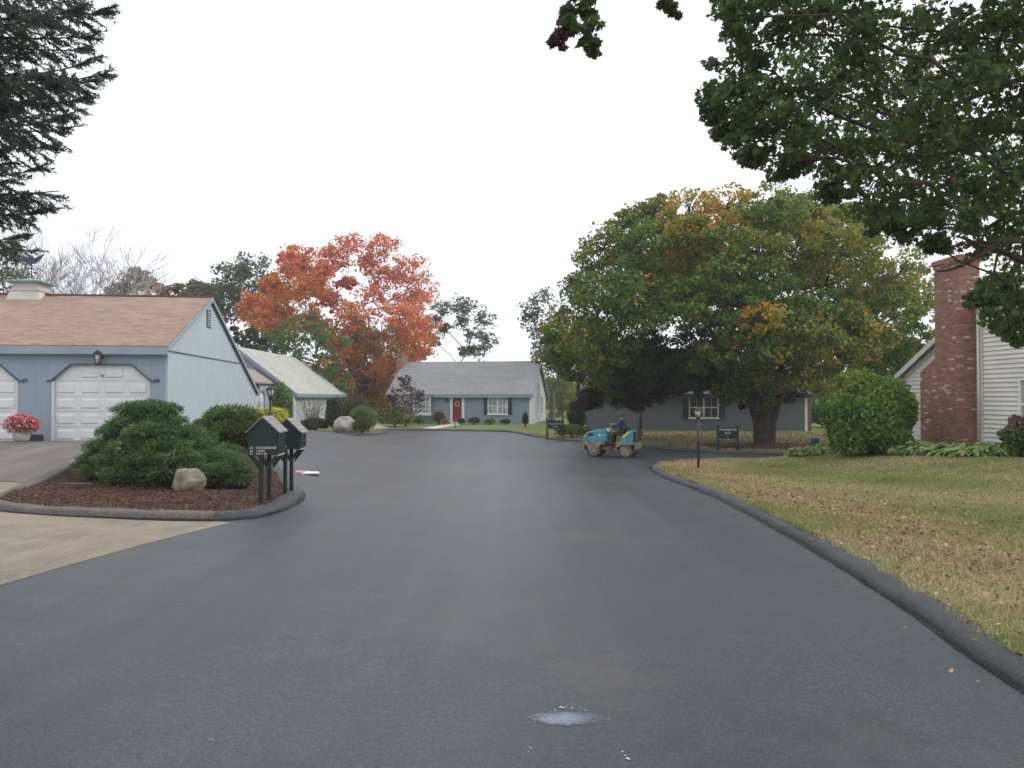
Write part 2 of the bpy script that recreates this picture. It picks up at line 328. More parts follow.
# ------------------------------------------------------------------ ground sheets
def catmull(P,step=.3):
    out=[]; n=len(P)
    for i in range(n-1):
        p0,p1,p2,p3=[np.array(P[min(max(j,0),n-1)],float) for j in (i-1,i,i+1,i+2)]
        k=max(2,int(np.linalg.norm(p2-p1)/step))
        for t in np.arange(k)/k:
            out.append(.5*((2*p1)+(-p0+p2)*t+(2*p0-5*p1+4*p2-p3)*t*t+(-p0+3*p1-3*p2+p3)*t**3))
    out.append(np.array(P[-1],float)); return out
def inpoly(x,y,P):
    P=np.asarray(P); c=np.zeros(x.shape,bool); j=len(P)-1
    for i in range(len(P)):
        xi,yi=P[i]; xj,yj=P[j]
        k=((yi>y)!=(yj>y))&(x<(xj-xi)*(y-yi)/(yj-yi+1e-12)+xi); c^=k; j=i
    return c
def sheet(name,mat,poly,off,step,extra=None):
    P=[tuple(p) for p in poly]
    xs=[p[0] for p in P]; ys=[p[1] for p in P]
    gx,gy=np.meshgrid(np.arange(min(xs),max(xs),step),np.arange(min(ys),max(ys),step))
    gx=gx.ravel()+.013; gy=gy.ravel()+.017
    k=inpoly(gx,gy,P)
    pts=[Vector(p) for p in P]+[Vector((a,b)) for a,b in zip(gx[k],gy[k])]
    n=len(P)
    v,e,f,_,_,_=delaunay_2d_cdt(pts,[],[list(range(n))],1,1e-5)
    A=np.array([(q[0],q[1]) for q in v]); zz=GZ(A[:,0],A[:,1])+off
    if extra is not None: zz=zz+extra(A[:,0],A[:,1])
    me=bpy.data.meshes.new(name); me.from_pydata([(a[0],a[1],c) for a,c in zip(A,zz)],[],[list(q) for q in f]); me.materials.append(mat)
    for p in me.polygons: p.use_smooth=True
    o=bpy.data.objects.new(name,me); COL.objects.link(o); return o
def offset_line(L,d):
    L=[np.array(p) for p in L]; out=[]
    for i,p in enumerate(L):
        t=L[min(i+1,len(L)-1)]-L[max(i-1,0)]; t/=np.linalg.norm(t)+1e-9
        out.append(p+d*np.array([t[1],-t[0]]))      # right-hand side
    return out
def berm(name,mat,line,w,h,label=None,side=1):
    prof=[(-.025,.006),(.0,.008),(.0,.004),(.02,.30*h),(.10*w,.66*h),(.24*w,.93*h),(.5*w,h),(.85*w,.97*h),(w,.85*h),(w,-.05)]
    n=len(line); vs=[];k=len(prof); rj=np.random.default_rng(n)
    J1=np.convolve(rj.normal(size=n+8),np.ones(7)/7,'same'); J2=np.convolve(rj.normal(size=n+8),np.ones(3)/3,'same'); J3=rj.normal(size=(n,k))
    mb=MB()
    for i,p in enumerate(line):
        t=line[min(i+1,n-1)]-line[max(i-1,0)]; t=t/(np.linalg.norm(t)+1e-9); nr=np.array([t[1],-t[0]])*side
        zc=gz(p[0]+nr[0]*w*.5,p[1]+nr[1]*w*.5)
        for q_,(a,b) in enumerate(prof):
            aa=a+.03*J1[i]+.004*J3[i,q_] if q_ else a-.02*abs(J2[i])
            q=p+nr*aa; zz=gz(q[0],q[1]) if q_<3 else zc
            vs.append((q[0],q[1],zz+b+(.010*J2[i]+.006*J3[i,q_] if b>.05 else 0)))
    fa=[];fb=[]
    for i in range(n-1):
        for j in range(k-1):
            f=(i*k+j,i*k+j+1,(i+1)*k+j+1,(i+1)*k+j) if side>0 else (i*k+j,(i+1)*k+j,(i+1)*k+j+1,i*k+j+1)
            (fa if j<3 else fb).append(f)
    mb.add(vs,fa,1,True); mb.f+= [list(f) for f in fb]; mb.m+=[0]*len(fb); mb.sm+=[True]*len(fb)
    o=mb.build(name,[mat,m_tack]); tag(o,kind='structure'); return o

# base ground to the horizon
gv=[];gf=[]; xs=np.concatenate([np.arange(-600,-60,30),np.arange(-60,80,4),np.arange(80,620,30)]); ys=np.concatenate([np.arange(-60,120,4),np.arange(120,900,30)])
for j,y in enumerate(ys):
    for i,x in enumerate(xs): gv.append((x,y,gz(x,y)-.3))
nx=len(xs)
for j in range(len(ys)-1):
    for i in range(nx-1): gf.append((j*nx+i,j*nx+i+1,(j+1)*nx+i+1,(j+1)*nx+i))
tag(MB().add(gv,gf,0,True).build('ground',m_lawn2),kind='structure')
# road sheet
xs=np.arange(-30,32,.5); ys=np.arange(-14,62,.5); gx,gy=np.meshgrid(xs,ys); gzv=GZ(gx,gy)
nx=len(xs); rf=[(j*nx+i,j*nx+i+1,(j+1)*nx+i+1,(j+1)*nx+i) for j in range(len(ys)-1) for i in range(nx-1)]
tag(MB().add(list(zip(gx.ravel(),gy.ravel(),gzv.ravel())),rf,0,True).build('road',m_road),kind='structure')
# near right lawn
rc=catmull([(2.8,-10),(2.9,0),(2.97,4.4),(3.2,6.35),(3.42,9.1),(3.78,15.2),(3.87,19.5),(4.1,22.6),(4.75,25),(6.3,26.4),(8.6,26.7),(12,26.8),(17,26.9),(30,27)],.14)
berm('curb',m_curb,rc,.27,.08)
def und(x,y): return .02*np.sin(x*1.3)*np.cos(y*.9)+.012*np.sin(x*3.1+y*2.3)
lp=[tuple(p+np.array([.025*math.sin(i*1.3)+.02*math.sin(i*.37),0])) for i,p in enumerate(offset_line(rc,.20))]+[(30,-10)]
lawn_poly=lp
tag(sheet('lawn',m_lawn,lp,.075,.5,und),kind='structure')
# back lawn
bc=catmull([(-28,57),(-20,55),(-15.8,52),(-13.3,48.5),(-11,45),(-9.4,43.9),(-7.9,44.4),(-7.5,46.5),(-8.4,49.3),(-7,50),(-4,49.2),(-1.2,48.4),(-.1,47.3),(1.5,41.4),(3.3,37.6),(5.6,33.9),(7.5,30.9),(9.4,29.6),(11.6,29.1),(14,28.9),(20,28.9),(32,29)],.5)
berm('curb',m_curb,bc,.32,.11,side=-1)
bp=[tuple(p) for p in offset_line(bc,-.28)]+[(75,29),(75,125),(-80,125),(-80,57)]
back_poly=bp
tag(sheet('lawn',m_lawn2,bp,.09,1.3),kind='structure')
# left island (bark mulch)
isl=catmull([(-10.1,22.3),(-9.95,18),(-9.5,15.6),(-9.2,14),(-8.8,12.8),(-8.1,12.05),(-6.7,11.4),(-5.2,11.05),(-4.25,10.95)],.25)
isl2=catmull([(-4.25,10.95),(-3.75,11.3),(-3.6,12.2),(-3.72,13.6),(-4.12,15.2),(-5.35,18.4),(-6.9,22.5),(-8,28.5),(-10.5,35),(-13,40)],.25)
berm('curb',m_curb_old,isl,.30,.12,side=-1)
berm('curb',m_curb,isl2,.32,.11,side=-1)
ip=[tuple(p) for p in offset_line(isl,-.26)[:-1]]+[tuple(p) for p in offset_line(isl2,-.26)[1:]]+[(-16,40),(-11,33.4),(-10.2,22.5)]
isl_poly=ip
tag(sheet('mulch_bed',m_mulch,ip,.085,.35,lambda x,y:.05*np.sin(x*1.7+1)*np.cos(y*1.2)+.015*np.sin(x*7)*np.cos(y*6)),kind='structure')
# old driveway
ed=catmull([(-8,-8),(-5.6,-1),(-5.0,4),(-4.66,7.1),(-4.35,9),(-3.95,10.85)],.4)
dp=[tuple(p) for p in ed]+[(-4.25,10.97),(-8.1,12.08),(-9.05,14.02),(-9.35,16.2),(-14,16.3),(-30,16.4),(-30,-8)]
tag(sheet('driveway',m_drive,dp,.003,.5,lambda x,y:.011*sm((-x-4.9)/1.5)),kind='structure')
dp2=[(-30,15.4),(-14,15.3),(-9.9,15.2),(-9.25,15.0),(-9.7,18),(-10.0,22.6),(-30,21.2)]
tag(sheet('driveway',m_drive_up,dp2,.022,.5),kind='structure')
# concrete front path of the far house
tag(sheet('path',m_concrete,[(-5.9,50),(-4.9,49.75),(-3.6,57.2),(-4.9,57.4)],.115,.8),kind='structure')
tag(sheet('path',m_concrete,[(-9.0,50.3),(-8.0,50.2),(-9.6,56),(-10.6,56)],.115,.8),kind='structure')

# grass blades on the near lawn, leaf litter, bark chips
def scatter(poly,n,ymin,ymax,xmin,xmax,falloff):
    y=ymin+(ymax-ymin)*rng.random(n*3)**falloff; x=xmin+(xmax-xmin)*rng.random(n*3)
    k=inpoly(x,y,poly); k&=(np.abs(x)<y*.72+1.5)
    return x[k][:n],y[k][:n]
grass_poly=[tuple(p) for p in offset_line(rc,.15)]+[(30,-10)]
x,y=scatter(grass_poly,270000,2.6,27,3,19,1.7); n=len(x)
den=np.sin(x*.9+1.1*np.sin(y*.5))*np.sin(y*.55+1.3*np.sin(x*.6)); k=rng.random(n)<(.62+.38*den); x,y=x[k],y[k]; n=len(x)
T=rng.normal(size=(n,3))*.55; T[:,2]=.8+rng.random(n)*.4
wob=.45*np.sin(y*.9+1)+.35*np.sin(y*2.3)+.25*np.sin(x*3.1+y)
bm_=np.exp(-((x+wob-4.75-.02*y)/.75)**2); k=rng.random(n)>bm_*.45; x,y,T=x[k],y[k],T[k]; n=len(x); bm_=bm_[k]
gm=(rng.random(n)<.66-.55*bm_+.35*np.sin(x*.8+2*np.sin(y*.4))).astype(int)

g=cards('grass',None,[l_grass,l_grassg],np.c_[x,y,GZ(x,y)+und(x,y)+.07],.028+.04*rng.random(n)+.0007*y,T,rng.normal(size=(n,3)),[(0,-.09),(.6,-.06),(1,0),(.6,.06),(0,.09)],gm)
tag(g,'short patchy green and straw grass on the near right lawn','grass',kind='stuff')
x,y=scatter(lawn_poly,60000,3,26,3,18,1.1)
wob=.45*np.sin(y*.9+1)+.35*np.sin(y*2.3)
band=np.exp(-((x+wob-4.75-.02*y)/.8)**2); k=rng.random(len(x))<(.12+.62*band*(.4+.6*np.sin(x*2.1+1.7*y)**2)); x,y=x[k],y[k]; n=len(x)
N_=rdir(n,1.6)
zl=GZ(x,y)+und(x,y)+.10
m2=170; ci=rng.integers(20,len(rc)-40,m2); xr=np.array([rc[i][0] for i in ci])-.03-np.abs(rng.normal(size=m2))*.35+.25*(rng.random(m2)<.4); yr=np.array([rc[i][1] for i in ci])
x=np.r_[x,xr]; y=np.r_[y,yr]; zl=np.r_[zl,GZ(xr,yr)+np.where(xr>np.array([rc[i][0] for i in ci]),.11,.014)]; n=len(x); N_=np.r_[N_,rdir(m2,14)]
tag(cards('leaf_litter',None,l_litter,np.c_[x,y,zl],.022+.034*rng.random(n)**2+.0008*y,rdir(n)*[1,1,.3],N_,MAPLE),'dry brown fallen leaves strewn over the near right lawn','fallen leaves',kind='stuff')
x,y=scatter(isl_poly,30000,11,24,-11,-3.5,1.2); n=len(x)
tag(cards('bark_chips',None,l_chip,np.c_[x,y,GZ(x,y)+.1+.05*np.sin(x*1.7+1)*np.cos(y*1.2)+.015*np.sin(x*7)*np.cos(y*6)],.016+.03*rng.random(n)**1.5,rdir(n)*[1,1,.3],rdir(n,1.2),[(-.5,-.2),(.5,-.15),(.45,.2),(-.45,.16)]),'red-brown bark chips covering the mulch bed','bark chips',kind='stuff')
x,y=scatter(back_poly,9000,28,46,1,20,1); n=len(x)
tag(cards('leaf_litter',None,l_litter,np.c_[x,y,GZ(x,y)+.12],.06+.04*rng.random(n),rdir(n)*[1,1,.3],rdir(n,1.6),MAPLE),'thin scatter of tan fallen leaves on the lawn under the big maple','fallen leaves',kind='stuff')
# tree ring
c=gp(764,446,.1); ring=[(c.x+2.6*math.cos(a)*(1+.06*math.sin(3*a)),c.y+.2+1.9*math.sin(a)) for a in np.linspace(0,2*math.pi,28,endpoint=False)]
tag(sheet('mulch_ring',m_mulch,ring,.13,.5),kind='structure')

# paint spill and bits on the asphalt
m,nt,N,L,b=nm('pale_spill'); v=obj_vec(N)
L.new(ramp(N,L,noise(N,L,30,6,.8,v),[(.35,(.13,.145,.17)),(.6,(.22,.25,.29)),(.75,(.42,.45,.48))]),b.inputs['Base Color']); b.inputs['Roughness'].default_value=.35; m_spill=m
p=gp(570,717); mb=MB(); pts=[]
for k in range(48):
    a=2*math.pi*k/48; q_=1+.09*math.sin(3*a+1)+.06*math.sin(7*a); pts.append((.24*q_*math.cos(a),.12*q_*math.sin(a),.004))
mb.add(pts+[(0,0,.004)],[(i,(i+1)%48,48) for i in range(48)])
m,nt,N,L,b=nm('pale_spill'); v=obj_vec(N)
sp=N.new('ShaderNodeSeparateXYZ'); L.new(v,sp.inputs[0])
rr=mathn(N,L,'ADD',mathn(N,L,'POWER',mathn(N,L,'DIVIDE',mathn(N,L,'ADD',sp.outputs[0],.02),.2),2.0),mathn(N,L,'POWER',mathn(N,L,'DIVIDE',sp.outputs[1],.085),2.0))
rr=mathn(N,L,'ADD',rr,mathn(N,L,'MULTIPLY',mathn(N,L,'SUBTRACT',noise(N,L,14,7,.75,v),.5),2.6))
al=ramp(N,L,rr,[(.15,(.85,.85,.85)),(.75,(.5,.5,.5)),(1.0,(0,0,0))])
al=mathn(N,L,'MULTIPLY',al,ramp(N,L,sp.outputs[0],[(0,(1,1,1)),(.16,(.35,.35,.35))]))
L.new(ramp(N,L,noise(N,L,60,6,.8,v),[(.35,(.13,.15,.19)),(.6,(.22,.25,.30)),(.75,(.40,.43,.47))]),b.inputs['Base Color']); b.inputs['Roughness'].default_value=.4; L.new(al,b.inputs['Alpha'])
o=mb.build('dried_spill',m,None,p); tag(o,'small pale grey oval smear dried on the asphalt at the bottom of the photo','spill')
fl=[(555,709.5,.006),(561,708.5,.010),(566,708.2,.008),(571,709,.008),(578,708.5,.006),(585,709.5,.006),(607,718,.006),(600,727,.005),(530,747,.009),(622,755,.009),(626,757,.010),(214,741,.008)]
mb=MB()
for a,b_,s_ in fl:
    for r_ in range(3):
        q=gp(a,b_); x0=q.x+random.gauss(0,.008); y0=q.y+random.gauss(0,.012); r0=s_*random.uniform(.3,.8); k=6
        ps=[(x0+r0*random.uniform(.6,1.3)*math.cos(2*math.pi*i/k),y0+r0*random.uniform(.6,1.3)*math.sin(2*math.pi*i/k),q.z+.005) for i in range(k)]
        mb.add(ps+[(x0,y0,q.z+.005+r0*.5)],[(i,(i+1)%k,k) for i in range(k)])
tag(mb.build('pale_grit',M('grit',(.6,.6,.6),(.35,.35,.35),60,.8)),'loose white flecks of grit on the asphalt around the pale spill','grit',kind='stuff')
p=gp(303,473.5); t=thing('marker_board','flat red and white board lying on the asphalt behind the mailboxes','board',(p.x,p.y,p.z+.004),R(-4))
MB().box((-.42,-.28,0),(.05,.24,.03)).build('red_half',M('faded_red',(.4,.13,.12),(.3,.1,.09),5,.7),t)
MB().prism([(.05,-.28,0),(.50,-.14,0),(.34,.24,0),(.05,.24,0)],(0,0,.03)).box((-.42,.24,0),(.05,.36,.031)).build('white_half',m_white,t)

# ------------------------------------------------------------------ houses
def frame_at(px,D,vp): return Vector((X(px,D),D,0)), -math.atan((vp-CX)/F)
def window(parent,loc,w,h,rz=0,cols=2,rows=2,glass=None,fr=None,mull=.05,dbl=True):
    """double sash unit facing local -y; loc=centre on the wall"""
    fr=fr or m_white; mb=MB(); t=.07
    for a,b in (((-w/2,-.06,-h/2),(w/2,0,-h/2+t)),((-w/2,-.06,h/2-t),(w/2,0,h/2)),((-w/2,-.062,-h/2+t),(-w/2+t,0,h/2-t)),((w/2-t,-.062,-h/2+t),(w/2,0,h/2-t))): mb.box(a,b)
    if dbl: mb.box((-.05,-.058,-h/2+t),(.05,0,h/2-t))
    mb.box((-w/2+t,-.05,-.03),(w/2-t,-.004,.03))
    halves=[(-w/2+t,-.05),(.05,w/2-t)] if dbl else [(-w/2+t,w/2-t)]
    for a,b in halves:
        for i in range(1,cols): x=a+(b-a)*i/cols; mb.box((x-.012,-.035,-h/2+t),(x+.012,-.004,h/2-t))
        for j in range(1,rows*2):
            if j==rows: continue
            z=-h/2+t+(h-2*t)*j/(rows*2); mb.box((a,-.033,z-.012),(b,-.004,z+.012))
    mb.box((-w/2-.05,-.09,-h/2-.05),(w/2+.05,0,-h/2-.001))
    o=mb.build('window',fr,parent,loc,rz)
    MB().box((-w/2+t,-.018,-h/2+t),(w/2-t,-.006,h/2-t)).build('pane',glass or m_glass,o)
    return o
def shutter(parent,x,z,w,h,y=0,rz=0):
    mb=MB().box((-w/2,-.04,-h/2),(w/2,-.001,h/2))
    for k in range(int(h/.1)): mb.box((-w/2+.04,-.052,-h/2+.06+k*.1),(w/2-.04,-.04,-h/2+.10+k*.1))
    return mb.build('shutter',m_shut,parent,(x,y,z),rz)
def gable_house(t,x0,x1,y0,y1,zb,ze,ridge,wallm,roofm,gablem=None,axis='x',over=.25,ridge_t=.5,th=.14,trim=None,ze2=None):
    """axis x: ridge runs along local x (eaves face -y/+y); axis y: ridge along y"""
    gablem=gablem or wallm; trim=trim or m_bluetrim; ze2=ze if ze2 is None else ze2
    def q(a,c,z): return (a,c,z) if axis=='x' else (c,a,z)
    A0,A1=(x0,x1) if axis=='x' else (y0,y1); B0,B1=(y0,y1) if axis=='x' else (x0,x1)
    Bm=B0+(B1-B0)*ridge_t
    w=MB()
    w.add([q(A0,B0,zb),q(A1,B0,zb),q(A1,B0,ze),q(A0,B0,ze)],[(0,1,2,3)],0)
    w.add([q(A0,B1,zb),q(A1,B1,zb),q(A1,B1,ze2),q(A0,B1,ze2)],[(0,1,2,3)],0)
    for A in (A0,A1): w.add([q(A,B0,zb),q(A,B1,zb),q(A,B1,ze2),q(A,Bm,ridge),q(A,B0,ze)],[(0,1,2,3,4)],1)
    w.build('wall',[wallm,gablem],t)
    r=MB()
    for B,zz in ((B0,ze),(B1,ze2)):
        sl=(ridge-zz)/abs(Bm-B); sg=1 if B<Bm else -1
        eB=B-sg*over; eZ=zz-sl*over
        a0,a1=A0-over*.6,A1+over*.6; u=.02
        r.add([q(a0,eB,eZ+u),q(a1,eB,eZ+u),q(a1,Bm,ridge+u),q(a0,Bm,ridge+u),q(a0,eB,eZ+u+th),q(a1,eB,eZ+u+th),q(a1,Bm,ridge+u+th),q(a0,Bm,ridge+u+th)],
              [(0,1,2,3),(4,5,6,7),(0,1,5,4),(1,2,6,5),(3,0,4,7)],0)
    rf=r.build('roof',roofm,t)
    f=MB()                                             # fascia and rake boards, 6 mm proud
    for B,zz in ((B0,ze),(B1,ze2)):
        sl=(ridge-zz)/abs(Bm-B); sg=1 if B<Bm else -1; eB=B-sg*over; eZ=zz-sl*over
        a0,a1=A0-over*.6,A1+over*.6
        f.prism([q(a0-.006,eB-sg*.03,eZ-.10),q(a0-.006,eB-sg*.006,eZ-.10),q(a0-.006,eB-sg*.006,eZ+.13),q(a0-.006,eB-sg*.03,eZ+.13)],Vector(q(a1+.006,0,0))-Vector(q(a0-.006,0,0)))
        for a,s2 in ((a0,-1),(a1,1)):
            f.prism([q(a+s2*.007,eB,eZ-.10),q(a+s2*.007,Bm,ridge-.10),q(a+s2*.007,Bm,ridge+th-.01),q(a+s2*.007,eB,eZ+th-.01)],Vector(q(s2*.03,0,0)))
    f.build('trim',trim,t)
    return rf
def text(parent,s,size,loc,mat,rx=90,rz=0,name='lettering',align='CENTER',ext=.004):
    cu=bpy.data.curves.new(name,'FONT'); cu.body=s; cu.size=size; cu.extrude=ext; cu.align_x=align; cu.align_y='CENTER'; cu.offset=size*.012
    tmp=bpy.data.objects.new(name,cu); COL.objects.link(tmp)
    dg=bpy.context.evaluated_depsgraph_get(); me=bpy.data.meshes.new_from_object(tmp.evaluated_get(dg)); bpy.data.objects.remove(tmp)
    me.materials.clear(); me.materials.append(mat)
    o=bpy.data.objects.new(name,me); COL.objects.link(o); o.parent=parent; o.location=loc; o.rotation_euler=(R(rx),0,R(rz)); return o

# ---- left garage building
C0,rz=frame_at(165,22.5,430)
t=thing('garage_building','pale blue garage block with tan shingle roof and white doors, behind the mulch bed','garage',(C0.x,C0.y,0),rz)
W0=-16.0; ZB=-.6; ZE=3.13; YR=4.4; YD=11.7; ZR=5.06; zg=.41
doors=[(-3.12,-.42),(-6.9,-4.05),(-11.0,-8.15),(-14.8,-12.0)]; zt=2.62; ch=.52; zsp=2.16
w=MB(); xs_=[0]
prev=0
for x0,x1 in doors:
    w.prism([(x1,0,zb_) if 0 else (x1,0,ZB),(prev,0,ZB),(prev,0,ZE),(x1,0,ZE)],(0,.14,0))
    w.prism([(x0,0,zsp),(x0+ch,0,zt),(x1-ch,0,zt),(x1,0,zsp),(x1,0,ZE),(x0,0,ZE)],(0,.14,0)); prev=x0
w.prism([(W0,0,ZB),(prev,0,ZB),(prev,0,ZE),(W0,0,ZE)],(0,.14,0))
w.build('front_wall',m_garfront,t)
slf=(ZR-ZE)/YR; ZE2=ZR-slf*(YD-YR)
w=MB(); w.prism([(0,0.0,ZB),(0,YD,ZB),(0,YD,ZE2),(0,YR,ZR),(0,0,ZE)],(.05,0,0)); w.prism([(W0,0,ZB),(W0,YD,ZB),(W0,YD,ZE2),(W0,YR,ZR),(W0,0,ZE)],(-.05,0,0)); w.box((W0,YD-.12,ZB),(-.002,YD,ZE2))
w.build('gable_wall',m_garside_lit,t)
MB().box((.05,.02,3.04),(.075,8.6,3.075)).build('siding_seam',M('seam_dark',(.12,.16,.18),None,4,.8),t)
r=MB(); ov=.18; th=.12
for (ya,za,yb,zb) in ((-ov,ZE-slf*ov,YR,ZR),(YD+ov,ZE2-slf*ov,YR,ZR)):
    r.prism([(W0-.2,ya,za+.02),(W0-.2,yb,zb+.02),(W0-.2,yb,zb+.02+th),(W0-.2,ya,za+.02+th)],(-W0+.2+.12,0,0))
rf=r.build('roof',m_roof_tan,t)
MB().box((W0-.2,YR-.1,ZR+th+.0),(.12,YR+.1,ZR+th+.05)).build('ridge_cap',M('ridge_red',(.22,.10,.075),None,3,.9),rf)
f=MB()
f.box((W0-.2,-ov-.03,ZE-.20),(.125,-ov-.002,ZE+.02)); f.box((W0,-.03,ZE-.26),(.07,-.004,ZE-.12))
for (ya,za,yb,zb) in ((-ov,ZE-slf*ov,YR,ZR),(YD+ov,ZE2-slf*ov,YR,ZR)):
    f.prism([(.125,ya,za-.03),(.125,yb,zb-.03),(.125,yb,zb+.10),(.125,ya,za+.10)],(.03,0,0))
f.build('trim',M('garage_trim',(.31,.38,.44),(.27,.34,.40),2,.6),t)
MB().box((.052,-.03,ZB),(.09,.10,ZE-.2)).build('corner_board',m_garside_lit,t)
def garage_door(parent,x0,x1,y,zb,name='garage_door'):
    d=MB(); c=ch-.02
    d.prism([(x0,y,zb),(x1,y,zb),(x1,y,zsp),(x1-c,y,zt),(x0+c,y,zt),(x0,y,zsp)],(0,.04,0))
    rows=5; H=(zt-zb)/rows; Wd=(x1-x0)/4
    for j in range(rows):
        z=zb+j*H
        d.box((x0+.01,y-.006,z-.004),(x1-.01,y-.0005,z+.004),1)
        for i in range(4):
            if j==rows-1 and i in (0,3): continue
            a=x0+i*Wd+.09; b=x0+(i+1)*Wd-.09; p0=z+.085; p1=z+H-.085
            d.add([(a,y-.001,p0),(b,y-.001,p0),(b,y-.001,p1),(a,y-.001,p1),(a+.03,y-.028,p0+.03),(b-.03,y-.028,p0+.03),(b-.03,y-.028,p1-.03),(a+.03,y-.028,p1-.03)],
                  [(0,1,5,4),(1,2,6,5),(2,3,7,6),(3,0,4,7),(4,5,6,7)])
    o=d.build(name,[m_white,M('panel_joint',(.35,.36,.38),None,4,.8)],parent)
    MB().box(((x0+x1)/2-.015,y-.05,zt-.33),((x0+x1)/2+.015,y-.002,zt-.27)).build('handle',m_black,o)
    return o
for i,(x0,x1) in enumerate(doors):
    garage_door(t,x0+.01,x1-.01,.07,zg-.02)
    tr=MB()
    tr.box((x0-.02,-.022,zt+.0),(x1+.02,-.002,zt+.05)) if 0 else None
    for a,b in (((x0-.13,zsp),(x0-.02+ch-.02,zt+.045)),((x1+.13,zsp),(x1+.02-ch+.02,zt+.045))): 
        pass
    # dark chamfered drip moulding
    P_=[(x0-.14,zsp-.03),(x0,zsp-.005),(x0+ch,zt),(x1-ch,zt),(x1,zsp-.005),(x1+.14,zsp-.03)]
    for a,b in zip(P_[:-1],P_[1:]):
        dv=Vector((b[0]-a[0],0,b[1]-a[1])).normalized(); nn=Vector((-dv.z,0,dv.x))*.05
        tr.prism([(a[0],-.035,a[1]),(b[0],-.035,b[1]),(b[0]+nn.x,-.035,b[1]+nn.z),(a[0]+nn.x,-.035,a[1]+nn.z)],(0,.033,0))
    tr.build('door_moulding',M('moulding_grey',(.13,.14,.16),None,4,.7),t)
    MB().box((x0+.002,-.012,zg-.04),(x0+.05,.05,zsp-.02)).build('door_jamb',m_white,t)
for (xn,s) in ((-.24,'28'),(-3.86,'27'),(-7.95,'26')): text(t,s,.15,(xn+.01,-.02,2.17),m_numb,name='house_number')
# vent
v=MB().box((.052,3.95,4.10),(.07,4.45,4.72))
for k in range(7): v.box((.06,3.99,4.14+k*.08),(.085,4.41,4.175+k*.08),1)
v.build('gable_vent',[M('vent_dark',(.05,.06,.07),None,4,.8),m_garside_lit],t)
MB().box((-3.85,-.06,.2),(-3.35,-.002,.62)).build('low_vent',M('dark_louvre',(.05,.035,.04),None,6,.8),t)
# wall lantern
def wall_lantern(parent,x,y,z,s=1):
    mb=MB(); mb.box((x-.07*s,y-.03,z+.02*s),(x+.07*s,y-.001,z+.22*s)); mb.tube([(x,y-.03,z+.2*s),(x,y-.12*s,z+.26*s),(x,y-.16*s,z+.2*s)],.012*s,6)
    mb.lathe([(.02*s,.21*s),(.11*s,.13*s),(.105*s,.115*s),(.02*s,.12*s)],(x,y-.16*s,z),6)
    mb.lathe([(.02*s,-.16*s),(.055*s,-.14*s),(.06*s,-.12*s),(.02*s,-.12*s)],(x,y-.16*s,z),6)
    for k in range(4):
        a=math.pi/4+k*math.pi/2; mb.tube([(x+.055*s*math.cos(a),y-.16*s+.055*s*math.sin(a),z-.13*s),(x+.085*s*math.cos(a),y-.16*s+.085*s*math.sin(a),z+.12*s)],.009*s,5)
    o=mb.build('wall_lantern',m_black,parent)
    MB().lathe([(.04*s,-.12*s),(.065*s,.11*s)],(x,y-.16*s,z),8).build('lantern_glass',m_lampglass,o)
wall_lantern(t,-1.8,0,2.80,1.2)
# cupola with weathervane
cu=MB(); cx,cy,cz=-5.85,YR,ZR
cu.add([(cx-.58,cy-.58,cz-.26),(cx+.58,cy-.58,cz-.26),(cx+.58,cy+.58,cz-.26),(cx-.58,cy+.58,cz-.26),(cx-.46,cy-.46,cz+.22),(cx+.46,cy-.46,cz+.22),(cx+.46,cy+.46,cz+.22),(cx-.46,cy+.46,cz+.22)],[(0,1,5,4),(1,2,6,5),(2,3,7,6),(3,0,4,7),(4,5,6,7)])
cu.box((cx-.50,cy-.50,cz+.22),(cx+.50,cy+.50,cz+.26)); cu.box((cx-.41,cy-.41,cz+.26),(cx+.41,cy+.41,cz+.5001))
cu=cu.build('cupola',m_trimw,t)
MB().add([(cx-.58,cy-.58,cz+.50),(cx+.58,cy-.58,cz+.50),(cx+.58,cy+.58,cz+.50),(cx-.58,cy+.58,cz+.50),(cx-.58,cy-.58,cz+.55),(cx+.58,cy-.58,cz+.55),(cx+.58,cy+.58,cz+.55),(cx-.58,cy+.58,cz+.55),(cx,cy,cz+.68)],[(0,1,5,4),(1,2,6,5),(2,3,7,6),(3,0,4,7),(4,5,8),(5,6,8),(6,7,8),(7,4,8),(0,3,2,1)]).build('cupola_roof',m_copper,cu)
wv=MB().tube([(cx,cy,cz+.75),(cx,cy,cz+1.45)],.018,6).tube([(cx-.3,cy,cz+1.02),(cx+.3,cy,cz+1.02)],.012,5).tube([(cx,cy-.3,cz+1.02),(cx,cy+.3,cz+1.02)],.012,5)
wv.prism([(cx-.25,cy-.02,cz+1.28),(cx-.12,cy-.02,cz+1.18),(cx+.12,cy-.02,cz+1.2),(cx+.28,cy-.02,cz+1.34),(cx+.42,cy-.02,cz+1.55),(cx+.24,cy-.02,cz+1.47),(cx+.1,cy-.02,cz+1.38),(cx-.1,cy-.02,cz+1.42),(cx-.3,cy-.02,cz+1.46),(cx-.22,cy-.02,cz+1.36)],(0,.04,0))
wv.build('weathervane',m_vane,cu)

